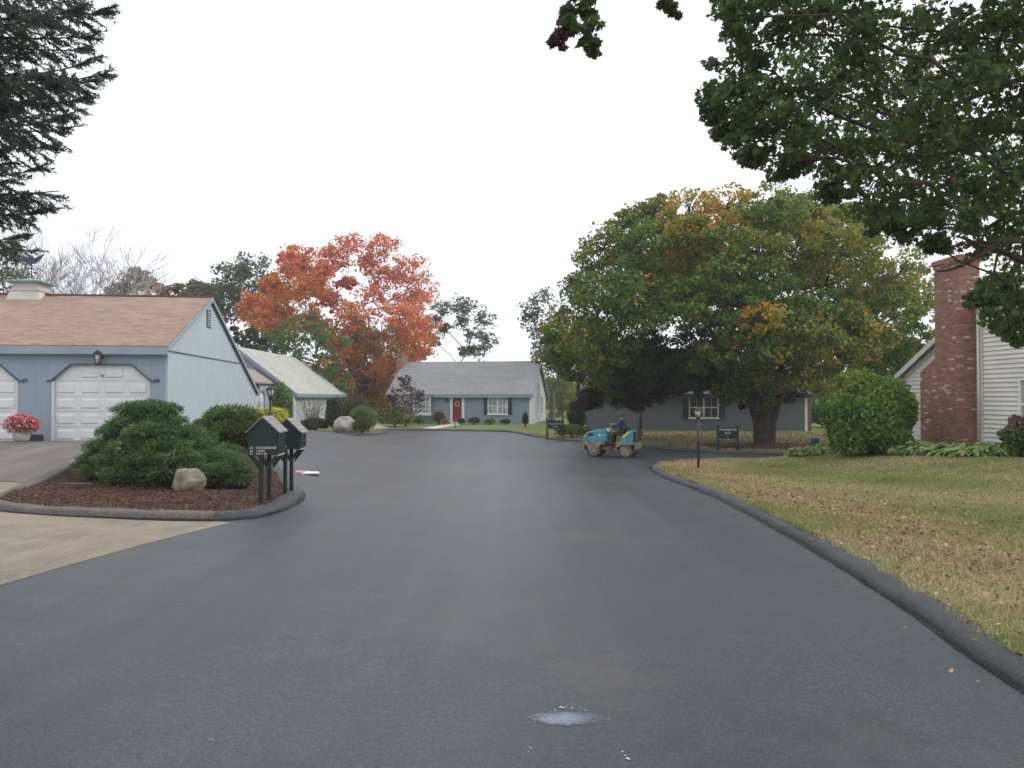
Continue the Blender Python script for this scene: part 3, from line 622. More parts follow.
# ---- middle house (pale roof) with its small garage wing
C1,rz=frame_at(293,50,500)
t=thing('middle_house','blue-grey ranch house with pale shingle roof, seen end-on beyond the left garage','house',(C1.x,C1.y,0),rz)
gable_house(t,-7.4,0,0,16,-.6,2.0,4.85,m_palehouse,m_roof_lt,m_midwall,axis='y',over=.3,trim=m_bluetrim)
window(t,(0,4.6,1.0),3.0,1.7,R(90),3,2,m_curtain); window(t,(0,8.6,1.0),2.2,1.7,R(90),3,2,m_curtain); window(t,(0,12.5,1.1),1.8,1.4,R(90),2,2,m_curtain)
MB().box((0.01,-.05,-.5),(.13,.13,1.9)).build('corner_board',m_white,t)
wg=MB(); ex=-1.38     # wing east wall
wx=ex; wy0=-5.2
w=MB().box((-6,wy0,-.6),(wx,-.01,2.55)); w.build('wing_wall',m_wingwall,t)
r=MB()
r.prism([(wx+.18,wy0-.15,2.52),(wx-1.1,wy0-.15,3.40),(wx-1.1,wy0-.15,3.50),(wx+.18,wy0-.15,2.62)],(0,-wy0+.14,0)); r.prism([(-6.1,wy0-.15,2.5),(wx-1.1,wy0-.15,3.39),(wx-1.1,wy0-.15,3.49),(-6.1,wy0-.15,2.6)],(0,-wy0+.14,0))
r.build('wing_roof',m_roof_brown,t)
sv=(zsp,zt); zsp,zt=1.75,2.1
dd=garage_door(t,0,2.7,0,-.3,'garage_door'); dd.location=(wx+.06,-4.6,0); dd.rotation_euler=(0,0,R(90))
zsp,zt=sv
MB().box((wx+.01,-4.75,1.98),(wx+.1,-1.7,2.14)).box((wx+.01,-1.85,-.5),(wx+.09,-1.7,1.98)).build('door_moulding',M('mould_dark',(.2,.22,.26),None,4,.7),t)
o=thing('x','x','x'); bpy.data.objects.remove(o)
wl=MB().box((wx+.01,-3.4,2.18),(wx+.2,-3.1,2.5)).build('wall_lantern',m_black,t,bevel=.03)

# ---- far house straight ahead
C2,rz=frame_at(531,58,648)
t=thing('far_house','blue-grey cape house with red front door and brick chimney, straight ahead at the road end','house',(C2.x,C2.y,0),rz)
gable_house(t,-11.15,0,0,8.4,-.5,1.93,4.45,m_bluehouse,m_roof_grey,m_palehouse,axis='x',over=.3,trim=m_bluetrim)
def fx(px): return (px-531)/F*58/math.cos(rz)*1.012
MB().box((-.12,-.03,-.45),(.03,-.004,1.75)).box((.004,-.03,-.45),(.03,.12,1.75)).build('corner_board',m_white,t)
d=MB().box((fx(450.3),-.06,-.34),(fx(452.6),-.004,1.82)).box((fx(462.0),-.06,-.34),(fx(464.6),-.004,1.82)).box((fx(452.6),-.06,1.66),(fx(462.0),-.004,1.82)).box((fx(452.6),-.06,-.36),(fx(462.0),-.004,-.2))
d.build('door_frame',m_white,t)
dr=MB().box((fx(452.6),-.04,-.2),(fx(462.0),-.003,1.66)).build('door',m_reddoor,t)
MB().box((fx(454.5),-.055,.55),(fx(460.2),-.041,.72)).lathe([(.19,0),(.19,.02)],(0,0,0),14).build('door_wreath',m_trimw,dr) if 0 else None
wr=MB(); cxx=(fx(454)+fx(460.8))/2
wr.tube([(cxx+.17*math.cos(a),-.06,1.18+.17*math.sin(a)) for a in np.linspace(0,2*math.pi,17)],.05,6); wr.build('wreath',M('wreath_pale',(.5,.4,.36),(.4,.2,.2),30,.9),dr)
MB().box((fx(461),-.07,.62),(fx(461.6),-.04,.72)).build('handle',m_trimw,dr)
wc=(fx(488)+fx(508))/2
window(t,(wc,0,1.02),fx(508)-fx(488),1.28,0,2,1,m_curtain); shutter(t,fx(485.9),1.02,.32,1.34); shutter(t,fx(510.1),1.02,.32,1.34)
# bay at the left
bx0,bx1=fx(396),fx(432)
MB().box((bx0,-.42,.28),(bx1,-.003,.42)).box((bx0,-.42,1.72),(bx1,-.003,1.84)).box((bx0+.03,-.36,-.5),(bx1-.03,-.003,.28),1).box((bx0+.04,-.36,.42),(bx1-.04,-.30,1.72),2).build('bay',[m_white,m_darkhouse,m_white],t)
window(t,((bx0+bx1)/2,-.36,1.07),(bx1-bx0)-.1,1.30,0,4,2,m_curtain)
MB().box((-11.3,-.62,1.80),(bx1+.1,-.31,1.86)).build('soffit',m_bluetrim,t)
window(t,(0,3.3,1.05),.62,1.5,R(90),1,2,m_glass,None,dbl=False); window(t,(0,5.9,1.05),.62,1.5,R(90),1,2,m_glass,None,dbl=False)
MB().box((-8.0,-.09,1.35),(-7.9,-.002,1.6)).build('porch_light',m_black,t) if 0 else MB().box((fx(446),-.12,1.35),(fx(448),-.002,1.6)).build('porch_light',m_black,t,bevel=.02)
cb=MB().box((-11.7,3.2,-.5),(-11.17,4.7,5.0)).box((-11.75,3.15,5.0),(-11.12,4.75,5.15)).build('chimney',m_brick2,t)
MB().box((-11.6,3.4,5.15),(-11.27,3.8,5.3)).build('flue',m_brick2,cb)

# ---- grey house behind the big maple
C3,rz=frame_at(584,48,556)
t=thing('grey_house','dark grey house with shuttered window in the deep shade behind the big maple','house',(C3.x,C3.y,0),rz)
gable_house(t,0,13.6,0,8.5,-.7,1.95,4.6,m_darkhouse,m_roof_dk,m_palehouse,axis='x',over=.35,trim=m_shut)  # pale gable siding carries the light on the side wall in its colour
def hx(px): return (px-584)/F*48*1.005
window(t,((hx(687)+hx(716))/2,0,1.05),hx(716)-hx(687),1.32,0,2,1,m_glass,m_trimw); shutter(t,hx(684),1.05,.36,1.36); shutter(t,hx(719.5),1.05,.36,1.36)
MB().box((-.03,-.03,-.6),(.12,-.004,1.75)).box((-.04,-.03,-.6),(-.004,.15,1.75)).build('corner_board',m_white,t)
MB().box((13.48,-.03,-.6),(13.63,-.004,1.75)).build('corner_board',m_white,t)
window(t,(0,2.2,1.0),1.2,1.4,R(-90),2,1,m_glass)
MB().box((13.66,.2,-.6),(13.95,.5,2.3)).build('porch_post',M('brown_post',(.2,.13,.1),None,5,.8),t)

# ---- near right house with brick chimney
D0=26.9; VP=480.; C4=Vector((X(906,D0),D0,0)); rz=-math.atan((VP-CX)/F)
t=thing('clapboard_house','cream clapboard house with large brick chimney at the right edge','house',(C4.x,C4.y,0),rz)
def wy(D): return -(D0-D)/math.cos(rz)        # local y along the gable wall
def zr(y): # rake height at local y
    yr=wy(22.0); zrd=4.88; return zrd-.485*abs(y-yr)
yN=wy(17.0); w=MB()
w.add([(0,0,-.4),(0,yN,-.4),(0,yN,zr(yN)-.02),(0,wy(22),zr(wy(22))-.02),(0,0,zr(0)-.02)],[(0,1,2,3,4)])
w.add([(0,0,-.4),(8,0,-.4),(8,0,zr(0)-.02),(0,0,zr(0)-.02)],[(0,1,2,3)]); w.add([(0,yN,-.4),(8,yN,-.4),(8,yN,zr(yN)-.02),(0,yN,zr(yN)-.02)],[(0,1,2,3)])
w.add([(8,0,-.4),(8,yN,-.4),(8,yN,zr(yN)-.02),(8,wy(22),zr(wy(22))-.02),(8,0,zr(0)-.02)],[(0,1,2,3,4)])
z=-.12; st=.132
while z<4.9:                                    # every clapboard course, real overlapping boards
    def span(zz):
        lim=(4.86-zz)/.485; a=max(yN,wy(22)-lim); b=min(0,wy(22)+lim); return a,b
    a0,b0=span(z); a1,b1=span(z+st)
    if b1-a1>.05:
        w.add([(-.046,a0,z),(-.046,b0,z),(-.008,b1,z+st),(-.008,a1,z+st),(-.004,a0,z),(-.004,b0,z)],[(0,1,2,3),(0,1,5,4)])
    z+=st
w.build('wall',m_clap,t)
r=MB()
for (ya,yb) in ((.3,wy(22)),(yN-.3,wy(22))):
    r.prism([(-.22,ya,zr(ya)),(-.22,yb,zr(yb)),(-.22,yb,zr(yb)+.12),(-.22,ya,zr(ya)+.12)],(8.5,0,0))
r.build('roof',m_roof_lt,t)
f=MB()
for (ya,yb) in ((.3,wy(22)),(yN-.3,wy(22))):
    f.prism([(-.25,ya,zr(ya)-.08),(-.25,yb,zr(yb)-.08),(-.25,yb,zr(yb)+.11),(-.25,ya,zr(ya)+.11)],(.028,0,0))
    f.prism([(-.06,min(ya,0) if ya>0 else ya+.4,zr(min(ya,0) if ya>0 else ya+.4)-.2),(-.06,yb,zr(yb)-.2),(-.06,yb,zr(yb)-.02),(-.06,min(ya,0) if ya>0 else ya+.4,zr(min(ya,0) if ya>0 else ya+.4)-.02)],(.022,0,0))
f.box((-.2,.36,zr(.4)-.1),(8,.4,zr(.4)+.1)); f.box((-.2,0,zr(.4)-.09),(8,.36,zr(.4)-.07)); f.build('trim',m_trimw,t)
MB().box((-.07,-.12,-.3),(-.047,.03,zr(0)-.25)).box((-.07,.004,-.3),(.1,.03,zr(0)-.25)).build('corner_board',m_trimw,t)
yq=wy(22.93)
MB().box((-.085,yq-.22,-.3),(-.036,yq-.06,zr(yq-.2)-.22)).tube([(-.13,yq-.14,-.1),(-.13,yq-.14,zr(yq-.2)-.4)],.035,8).build('downspout_board',m_trimw,t)
yw=wy(20.3); window(t,(-.034,yw,1.5),1.7,1.45,R(-90),2,1,m_curtain)
MB().box((-.02,yN+.02,-.35),(.02,-.02,-.10)).build('foundation',m_brick2,t)
# chimney
yb0,yb1,yb2=wy(23.02),wy(25.07),wy(24.24); sp=.56
ck=MB()
ck.prism([(-sp,yb0,-.5),(-sp,yb1,-.5),(-sp,yb1,2.5),(-sp,yb2,2.92),(-sp,yb2,5.72),(-sp,yb0,5.72)],(sp+.0-.036,0,0))
ck.box((-sp-.03,yb0-.03,5.72),(.12,yb2+.03,5.80)); ck.box((-sp-.06,yb0-.06,5.80),(.15,yb2+.06,5.95)); ck.box((-.036,yb0+.002,4.6),(.09,yb2-.002,5.72))
ck=ck.build('chimney',m_brick,t)
ck.data.materials[0]=m_brick
MB().box((-sp+.08,yb0+.1,5.95),(-.05,yb2-.1,6.0)).build('chimney_crown',M('crown_mortar',(.22,.15,.13),None,6,.9),ck)

# ------------------------------------------------------------------ vegetation
def crown(parent,mats,clumps,leaf,nsub,nleaf,tmpl=DIAMOND,name='crown',subr=.36,up=.35,shell=.45):
    Cs=[];Ms=[];Sub=[]
    for c in clumps:
        x,y,z,r=c[:4]; mi=c[4] if len(c)>4 else 0; sq=c[5] if len(c)>5 else .8
        ns=max(3,int(nsub*(c[6] if len(c)>6 else 1)))
        d=rdir(ns,.15); rad=(shell+(1-shell)*rng.random((ns,1))**.7)*r
        sc=np.array([x,y,z])+d*rad*[1,1,sq]; Sub.append(sc)
        sr=r*subr*(.55+.8*rng.random((ns,1)))
        for s,q in zip(sc,sr):
            nl=int(nleaf*(.6+.8*rng.random())); p=rng.normal(size=(nl,3)); p/=np.maximum(1,np.linalg.norm(p,axis=1,keepdims=True)/1.6)
            Cs.append(s+p*q*[.62,.62,.42]); m2=mi if rng.random()>(.012 if 'over' in mats[0].name else .03) or len(mats)<2 or mi==3 else int(rng.integers(min(3,len(mats))))
            arr=np.full(nl,m2)
            if len(mats)>2 and mi<2: sw=rng.random(nl)<.25; arr[sw]=(1 if m2!=1 else 0)
            if len(mats)>2 and mi==2 and 'green' in mats[0].name: sw=rng.random(nl)<.4; arr[sw]=1
            if len(mats)>2 and mi==1 and 'green' in mats[0].name: sw=rng.random(nl)<.07; arr[sw]=2
            Ms.append(arr)
    C=np.vstack(Cs); mi=np.concatenate(Ms); n=len(C)
    o=cards(name,parent,mats,C,leaf*(.6+.8*rng.random(n)),rdir(n),rdir(n,up*2),tmpl,mi)
    return o,Sub
def limbs(mb,base,fork,clumps,r0,every=1,rtip=.02,seg=6):
    """each clump hangs on the nearest clump that is closer to the fork: a real branching skeleton"""
    fork=np.array(fork,float); P=[np.array(c[:3],float) for c in clumps]; D=[np.linalg.norm(p-fork) for p in P]
    order=np.argsort(D); par={}; w=[1.0]*len(P)
    for n_,i in enumerate(order):
        best=-1; bd=D[i]*.85
        for j in order[:n_]:
            if D[j]>D[i]*.86: continue
            q=np.linalg.norm(P[i]-P[j])+.35*D[j]*0+.0
            if q<bd: bd=q; best=j
        par[i]=best
    for i in order[::-1]:
        if par[i]>=0: w[par[i]]+=w[i]
    rad=[rtip*1.25*math.sqrt(x)+.004 for x in w]; rad=[min(r0,x) for x in rad]
    for i in order:
        a=P[par[i]] if par[i]>=0 else fork; ra=rad[par[i]] if par[i]>=0 else min(r0*1.1,rad[i]*1.5)
        v=P[i]-a; L_=np.linalg.norm(v); rr=min(ra,rad[i]*1.15)
        k1=a+v*.35+np.array([random.gauss(0,.07),random.gauss(0,.07),.07+random.gauss(0,.03)])*L_
        k2=a+v*.7+np.array([random.gauss(0,.06),random.gauss(0,.06),.05+random.gauss(0,.03)])*L_
        mb.tube([tuple(a),tuple(k1),tuple(k2),tuple(P[i])],[rr,rr*.9,rad[i]*.95,rad[i]*.75],seg,cap=False)
def tree(name,label,base,clumps,mats,leaf,nsub,nleaf,r0=.3,fork_h=2.5,bark=None,cat='tree',group=None,tmpl=DIAMOND,lr=None,twigs=0,every=1,shell=.45,subr=.36):
    base=Vector(base); t=thing(name,label,cat,base,0,group)
    cl=[(c[0]-base.x,c[1]-base.y,c[2]-base.z)+tuple(c[3:]) for c in clumps]
    o,sub=crown(t,mats,cl,leaf,nsub,nleaf,tmpl,subr=subr,shell=shell)
    mb=MB(); fh=fork_h
    mb.tube([(0,0,-.2),(0,0,.05),(0,0,.35),(.02,0,fh*.5),(0.03,.02,fh)],[r0*1.9,r0*1.5,r0*1.1,r0*.95,r0*.9],12)
    limbs(mb,base,(.03,.02,fh*.96),cl,(lr or r0*.4),every)
    if twigs:
        for c,s in zip(cl,sub):
            for q in s[::max(1,int(len(s)/twigs))]: mb.tube([c[:3],(np.array(c[:3])+q)/2+rng.normal(size=3)*.08,q],[.035,.022,.01],4,cap=False)
    mb.build('trunk',bark or m_bark,t)
    return t
def blob(mb,c,r,seed=0,sub=2,jit=.12):
    bm=bmesh.new(); bmesh.ops.create_icosphere(bm,subdivisions=sub,radius=1)
    rs=random.Random(seed)
    ph=[rs.uniform(0,6) for _ in range(4)]
    vs=[]
    for v in bm.verts:
        k=1+jit*(math.sin(v.co.x*4+ph[0])*math.cos(v.co.y*4+ph[1])+.6*math.sin(v.co.z*6+ph[2]))
        vs.append((c[0]+v.co.x*r[0]*k,c[1]+v.co.y*r[1]*k,c[2]+v.co.z*r[2]*k))
    mb.add(vs,[[v.index for v in f.verts] for f in bm.faces],0,True); bm.free()
def shrub(name,label,px,pb,w,h,mats,leaf,n,D=None,cat='shrub',tmpl=OVAL,top=None,group=None,depth=None,lump=.10,core=.80,zoff=.05,seed=0,flat=.0,stem=True):
    """dense shrub: px centre, ground pixel, width and height in metres"""
    if D is None: b=gp(px,pb,.1)
    else: b=Vector((X(px,D),D,gz(X(px,D),D)+.1))
    depth=depth or w; t=thing(name,label,cat,b,0,group); rs=np.random.default_rng(seed+11)
    d=rs.normal(size=(n,3)); d/=np.linalg.norm(d,axis=1,keepdims=True)
    d=d[d[:,2]>-.75]; n=len(d)
    ph=rs.random(6)*6
    k=1+lump*(np.sin(d[:,0]*5+ph[0])*np.cos(d[:,1]*5+ph[1])+np.sin(d[:,2]*7+ph[2]+d[:,0]*4)*.7)+.05*rs.normal(size=n)
    k*=1-.16*rs.random(n)**2
    zc=h*.5
    sgn=np.sign(d)*np.abs(d)**(1-flat)
    P=sgn*k[:,None]*[w/2,depth/2,h*.5]; P[:,2]+=zc+zoff; P[:,2]=np.maximum(P[:,2],.02)
    mi=np.zeros(n,int)
    if top: mi=((P[:,2]/h+.12*rs.normal(size=n))>top[1]).astype(int); mats=[mats[0] if isinstance(mats,list) else mats,top[0]]
    nn=d+.7*rs.normal(size=(n,3))
    cards('foliage',t,mats,P,leaf*(.6+.8*rs.random(n)),rs.normal(size=(n,3))+[0,0,.4],nn,tmpl,mi)
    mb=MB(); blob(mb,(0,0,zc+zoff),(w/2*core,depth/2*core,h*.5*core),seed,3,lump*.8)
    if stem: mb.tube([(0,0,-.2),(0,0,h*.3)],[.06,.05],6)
    mb.build('dark_core',m_core,t); return t  # solid dark blob added behind the foliage

# ---- big maple across the side road
tb=gp(764,444,.1); cxm=X(742,36)
cl=[]; rs=random.Random(3)
def addc(px,py,D,r,mi=0,sq=.8,f=1): cl.append((X(px,D),D,Z(py,D),r,mi,sq,f))
outline=[(572,330,1.5),(590,285,1.5),(604,248,1.5),(632,226,1.3),(655,215,1.3),(690,212,1.35),(728,208,1.4),(765,206,1.4),(805,210,1.4),(838,218,1.4),(868,236,1.4),(894,262,1.4),(912,300,1.4),(566,352,1.3),(912,340,1.4),(895,355,1.2),(560,330,1.0),(582,368,1.0)]
for a,b,r in outline: addc(a,b,rs.uniform(33.5,38),r*.86)
for a,b,r in outline: addc(a+(742-a)*.12+rs.uniform(-10,10),b+18,rs.uniform(30.5,40),r*.95)
# front face of the dome (towards camera), then the rear and the body
for i in range(58):
    u=rs.uniform(-1,1); v=rs.uniform(0,1)
    px=742+u*150*math.sqrt(1-.55*v*v); py=345-v*130
    dy=6.8*math.sqrt(max(0,1-(u*.85)**2-(v*.8)**2*.9))
    if 615<px<705 and py>318: continue
    s=1 if rs.random()<.72 else -1
    addc(px,py,36-s*dy*rs.uniform(.75,1),rs.uniform(1.0,1.45))
for i in range(20): addc(742+rs.uniform(-120,120),rs.uniform(245,310),rs.uniform(33,40),1.5)
# drooping right and centre skirts
for a,b,d,r in ((735,372,33,1.25),(752,392,34,1.1),(708,360,32,1.0),(782,372,31.5,1.4),(812,366,31,1.3),(842,366,32,1.0),(800,340,30,1.5),(770,342,30,1.3),(835,335,31,1.4),(865,340,33,1.2),(733,345,30.5,1.2),(588,342,31,1.3),(604,352,31.5,1.0),(574,356,34,1.1),(622,328,30.5,1.2),(600,310,30.5,1.5),(640,300,29.5,1.4),(760,318,29.3,1.0),(740,330,29.6,.8)): addc(a,b,d,r)
SHADE0=len(cl)  # clumps from here get darker leaves: shade under the crown put into colour
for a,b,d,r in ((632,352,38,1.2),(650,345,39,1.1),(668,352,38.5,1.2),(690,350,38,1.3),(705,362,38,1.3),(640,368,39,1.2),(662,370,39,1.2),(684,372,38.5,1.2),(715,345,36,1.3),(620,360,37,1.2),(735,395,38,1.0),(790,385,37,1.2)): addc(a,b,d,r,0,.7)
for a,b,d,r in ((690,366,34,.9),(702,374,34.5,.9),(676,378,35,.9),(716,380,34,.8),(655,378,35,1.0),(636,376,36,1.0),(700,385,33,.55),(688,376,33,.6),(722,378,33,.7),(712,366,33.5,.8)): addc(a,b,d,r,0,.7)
def big_mi(c):
    px=CX+c[0]/c[1]*F; py=HY-(c[2]-EYE)/c[1]*F
    if (740<px<785 and 300<py<335 and c[1]<30): return 2
    if py<244 and 595<px<765: return 2 if rs.random()<.62 else 1
    if py<250 and px>=600: return 1 if rs.random()<.75 else 0
    if px<600 and 300<py<340 and rs.random()<.25: return 2
    if px>800 and rs.random()<.45: return 1
    return 1 if rs.random()<(.5 if py<285 else .25) else 0
cl=[c[:4]+((3 if i>=SHADE0 else big_mi(c)),)+c[5:] for i,c in enumerate(cl)]
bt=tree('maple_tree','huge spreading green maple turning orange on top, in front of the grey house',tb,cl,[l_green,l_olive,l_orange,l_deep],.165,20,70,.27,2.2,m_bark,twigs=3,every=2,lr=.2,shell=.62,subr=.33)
# extra main stems at the fork
mb=MB()
for a,r_ in ((-.5,.2),(.1,.22),(.62,.18),(.28,.15)):
    mb.tube([(a*.4,0,-.1),(a*.6,0,1.0),(a*1.3,.1,2.2),(a*3.6,.2*a,4.2),(a*6,.5,6.2)],[r_*1.35,r_,r_*.8,r_*.55,r_*.3],9,cap=False)
mb.build('stems',m_bark,bt)

# ---- dark red japanese maple in front of grey house
cl=[]
for a,b,d,r in ((592,398,42,.75),(606,384,42,1.0),(625,372,42,1.15),(645,364,42,1.2),(662,374,42,1.1),(618,396,41,.8),(640,390,40.5,1.0),(660,392,41,.8),(586,404,42,.45),(630,350,42,1.0),(610,366,42.5,1),(676,388,42,.7),(600,388,41.5,1.0),(615,380,41,1.1),(632,380,41,1.1),(652,380,41,1.1),(672,366,42.5,1.0),(690,374,43,.8),(640,402,41,.7)): cl.append((X(a,d),d,Z(b,d),r,0,.7))
tree('japanese_maple','dark red weeping japanese maple against the left end of the grey house',(X(640,42),42,gz(X(640,42),42)+.09),cl,[l_darkred],.15,30,75,.10,.9,m_bark,twigs=2)
# ---- scarlet maple behind the houses
cl=[]
def g(a,b,d,r,mi,f=1): cl.append((X(a,d),d,Z(b,d),r,mi,.85,f))
rs=random.Random(5)
for a,b,r,mi in ((352,250,2.0,0),(385,252,2.0,0),(408,268,2.1,0),(420,290,2.0,0),(330,258,1.7,0),(300,256,1.5,0),(286,262,1.3,0),(418,312,2.0,0),(395,285,2.1,0),(372,268,1.5,0),(425,330,1.6,0),(405,318,2.1,0),(372,302,2.2,0),(350,318,2.0,1),(330,300,1.3,0),(312,285,1.5,1),(290,290,2.2,1),(268,300,2.2,1),(255,308,1.9,1),(280,320,2.0,1),(305,318,1.8,2),(262,322,1.4,1),(300,270,1.6,1),(340,345,2.2,1),(365,340,2.2,2),(390,345,2.2,2),(345,375,2.0,1),(370,372,2.2,2),(392,372,2.0,1),(412,345,1.6,1),(325,335,1.6,2),(330,366,1.5,2),(380,395,2,2),(355,398,1.8,2),(405,362,1.5,1),(418,352,1.0,0),(322,272,1.2,0),(345,285,1.0,0),(272,284,1.2,1),(378,385,1.6,2),(360,392,1.6,2),(388,398,1.5,2),(335,385,1.6,1),(352,360,1.8,1),(378,358,1.9,1),(398,330,1.6,0),(358,335,1.6,2),(340,400,1.4,2)):
    g(a,b,rs.uniform(69,76),r,mi)
    if mi: g(a+8,b+8,rs.uniform(73,79),r*.8,mi,.7)
tree('maple_tree','scarlet and orange maple standing behind the middle house and far house',(X(352,73),73,0),cl,[l_red,l_redor,l_brownor],.27,26,42,.24,3.5,m_barkg,twigs=3,every=2,lr=.16,shell=.3)
# ---- other background trees
def bgtree(label,px,D,cls,mats,leaf=.32,nsub=14,nleaf=24,r0=.3,fh=3,name='tree',twigs=2,shell=.4,group='trees behind the houses',bark=None,subr=.36):
    c2=[(X(a,D+dd),D+dd,Z(b,D+dd),r,mi,.8) for a,b,dd,r,mi in cls]
    return tree(name,label,(X(px,D),D,gz(X(px,D),D)),c2,mats,leaf,nsub,nleaf,r0,fh,bark or m_barkg,group=group,twigs=twigs,lr=r0*.35,shell=shell,subr=subr)
bgtree('grey-green rounded tree left of the scarlet maple, over the garage gable',235,84,[(232,275,0,2.3,0),(252,270,0,2.2,0),(218,290,0,2.0,0),(205,292,0,1.6,0),(240,292,2,2.4,0),(262,285,0,2.0,0),(228,308,0,2.0,0),(250,312,1,2.2,0),(215,312,0,1.5,0),(196,290,0,1.3,0),(270,300,3,2,0),(245,300,1,2.2,0),(222,298,1,2,0)],[l_grey],.34,20,40)
bgtree('olive tree with sky gaps in front of the scarlet maple base',312,66,[(292,340,0,1.9,0),(310,332,0,1.9,0),(330,345,0,1.7,0),(300,360,0,1.8,0),(320,368,0,1.7,0),(282,355,0,1.5,0),(275,338,0,1.3,0),(335,380,0,1.4,0),(345,395,0,1.3,0),(270,350,2,1.6,0)],[l_green,l_brownor],twigs=3,shell=.5)
for k,(a,b,r,hh) in enumerate(((237,330,1.0,0),(250,332,1.0,0),(262,338,.9,0),(226,338,.8,0))):
    D=64+k; n_=5; 
    bgtree(['narrow dark green evergreen just right of the garage gable peak','tall dark green evergreen, second from the garage gable','dark green evergreen just above the pale shingle roof','short dark evergreen peeping past the garage rake'][k],a,D,[(a,b+j*9,0,.55+j*.2,0) for j in range(7)],[l_deep],.22,14,30,.15,1.5,'evergreen_tree',0,group='evergreens behind the garage')
bgtree('round tree turning orange, above the middle of the tan garage roof',132,62,[(128,283,0,1.2,1),(142,280,0,1.3,0),(136,290,0,1.5,0),(150,288,0,1.0,1),(120,292,0,1.1,0),(112,292,0,.8,0),(133,274,0,.7,1)],[l_grey,l_brownor],.26)
bgtree('small tree turning rusty, above the right half of the tan garage roof',172,62,[(170,291,0,1.0,1),(180,292,0,.9,0),(163,295,0,.7,0),(186,297,0,.8,0)],[l_grey,l_brownor],.26)
bgtree('dull green pine at the far left edge behind the garage roof',8,46,[(6,262,0,1.3,0),(18,275,0,1.2,0),(2,285,0,1.3,0),(24,288,0,.9,0),(-20,262,0,1.8,0),(10,245,0,.6,0),(-15,290,0,1.8,0)],[l_grey],.2)
bgtree('airy open-branched tree rising behind the far house roof',458,82,[(440,312,0,1.4,0),(455,305,0,1.5,0),(470,310,0,1.6,0),(484,322,0,1.3,0),(488,342,0,1.2,0),(472,335,0,1.2,0),(445,330,0,1.0,0),(430,322,0,1.1,0),(478,352,0,1.1,0),(432,342,0,.9,0),(460,322,0,1.0,0),(466,352,0,1.0,0)],[l_grey],.26,20,22,.16,5.6,twigs=8,shell=.2)
bgtree('wispy grey-green tree at the left flank of the huge maple',552,62,[(532,308,0,1.0,0),(545,300,0,1.2,0),(555,315,0,1.4,0),(535,325,0,1.1,0),(528,315,0,.7,0),(545,340,0,1.4,0),(558,350,0,1.6,0),(546,362,0,1.2,0),(562,330,0,1.5,1),(540,350,0,.8,0),(565,375,0,1.5,0),(552,385,0,1.2,0)],[l_grey,l_yel],.22,14,20,.22,2.5,twigs=5,shell=.3)
bgtree('yellow-green tree left of the brick chimney top',900,52,[(890,300,0,1.8,0),(910,285,0,1.8,1),(925,310,0,1.8,0),(880,325,0,1.6,1),(905,335,0,1.9,0),(928,345,0,1.7,0),(950,300,0,1.8,1),(955,335,0,1.8,0),(875,350,0,1.6,0),(900,360,0,1.8,0),(935,275,0,1.3,1)],[l_olive,l_yel],.24,16,30,.3,2.5)
bgtree('green tree with yellow tips behind the clapboard house ridge',985,46,[(975,290,0,1.6,0),(1000,280,0,1.8,1),(1020,300,0,1.8,0),(985,315,0,1.7,0),(1010,330,0,1.8,0),(1040,290,0,2,0),(965,320,0,1.4,1)],[l_olive,l_yel],.24,14,26,.3,2.5)
bgtree('mid-green tree beyond the round hedge and the right end of the grey house',835,66,[(815,345,0,2.2,0),(840,340,0,2.3,0),(860,360,0,2.2,0),(825,375,0,2.0,0),(850,385,0,2.1,0),(805,375,0,1.8,0),(870,390,0,1.8,0),(885,370,0,2.0,0),(835,400,0,1.6,0),(812,398,0,1.4,0)],[l_green,l_olive],.3,16,28)
bgtree('bright green tree between the far house and the grey house',560,74,[(555,372,0,1.7,0),(568,385,0,1.8,0),(553,395,0,1.6,0),(572,402,0,1.5,0),(582,388,0,1.6,0),(560,410,0,1.5,0)],[l_olive,l_green],.28,16,28)
# bare tree behind the garage
def bare(px,D,ztop,seed,label):
    rs=random.Random(seed); base=Vector((X(px,D),D,gz(X(px,D),D)))
    t=thing('bare_tree',label,'tree',base,0,'leafless trees behind the garage roof'); tr=MB(); tw=MB()
    def grow(p,d,l,r,lev):
        pts=[p]; q=p.copy(); dd=d.copy()
        for k in range(4):
            dd=(dd+Vector((rs.gauss(0,.13),rs.gauss(0,.13),rs.gauss(.05,.08)))).normalized(); q=q+dd*l/4; pts.append(q.copy())
        (tr if lev<2 else tw).tube(pts,[max(q_,.012) for q_ in (r,r*.85,r*.7,r*.6,r*.5)],5 if lev<2 else 3,cap=False)
        if lev>=5: return
        for k in range(3 if lev<4 else 4):
            i=rs.choice((2,3,4)); nd=(dd+Vector((rs.gauss(0,.55),rs.gauss(0,.55),rs.gauss(.12,.3)))).normalized()
            grow(pts[i],nd,l*rs.uniform(.6,.82),r*.52,lev+1)
    for k in range(4): grow(Vector((rs.uniform(-.3,.3),rs.uniform(-.3,.3),0)),Vector((rs.uniform(-.35,.35),rs.uniform(-.3,.3),1)).normalized(),ztop*.42,.13,0)
    tr.build('trunk',m_birch,t); tw.build('branches',m_birch,t)
bare(44,50,12.2,1,'leafless pale tree behind the cupola on the garage roof')
bare(86,54,11.2,2,'leafless pale tree right of the cupola on the garage roof')
# far woods
n=26000; xx=rng.uniform(-110,130,n); yy=rng.uniform(112,128,n); hh=4.2+1.0*np.sin(xx*.17)+.6*np.sin(xx*.53+1); zz=rng.random(n)*hh
tag(cards('far_woods',None,[l_grey,l_olive,l_brownor],np.c_[xx,yy,zz],1.1,rdir(n),rdir(n,.3),DIAMOND,(np.sin(xx*.21)>.75).astype(int)+(np.sin(xx*.13+2)>.9).astype(int)),'low band of far woodland closing the view behind the houses','woods',kind='stuff')

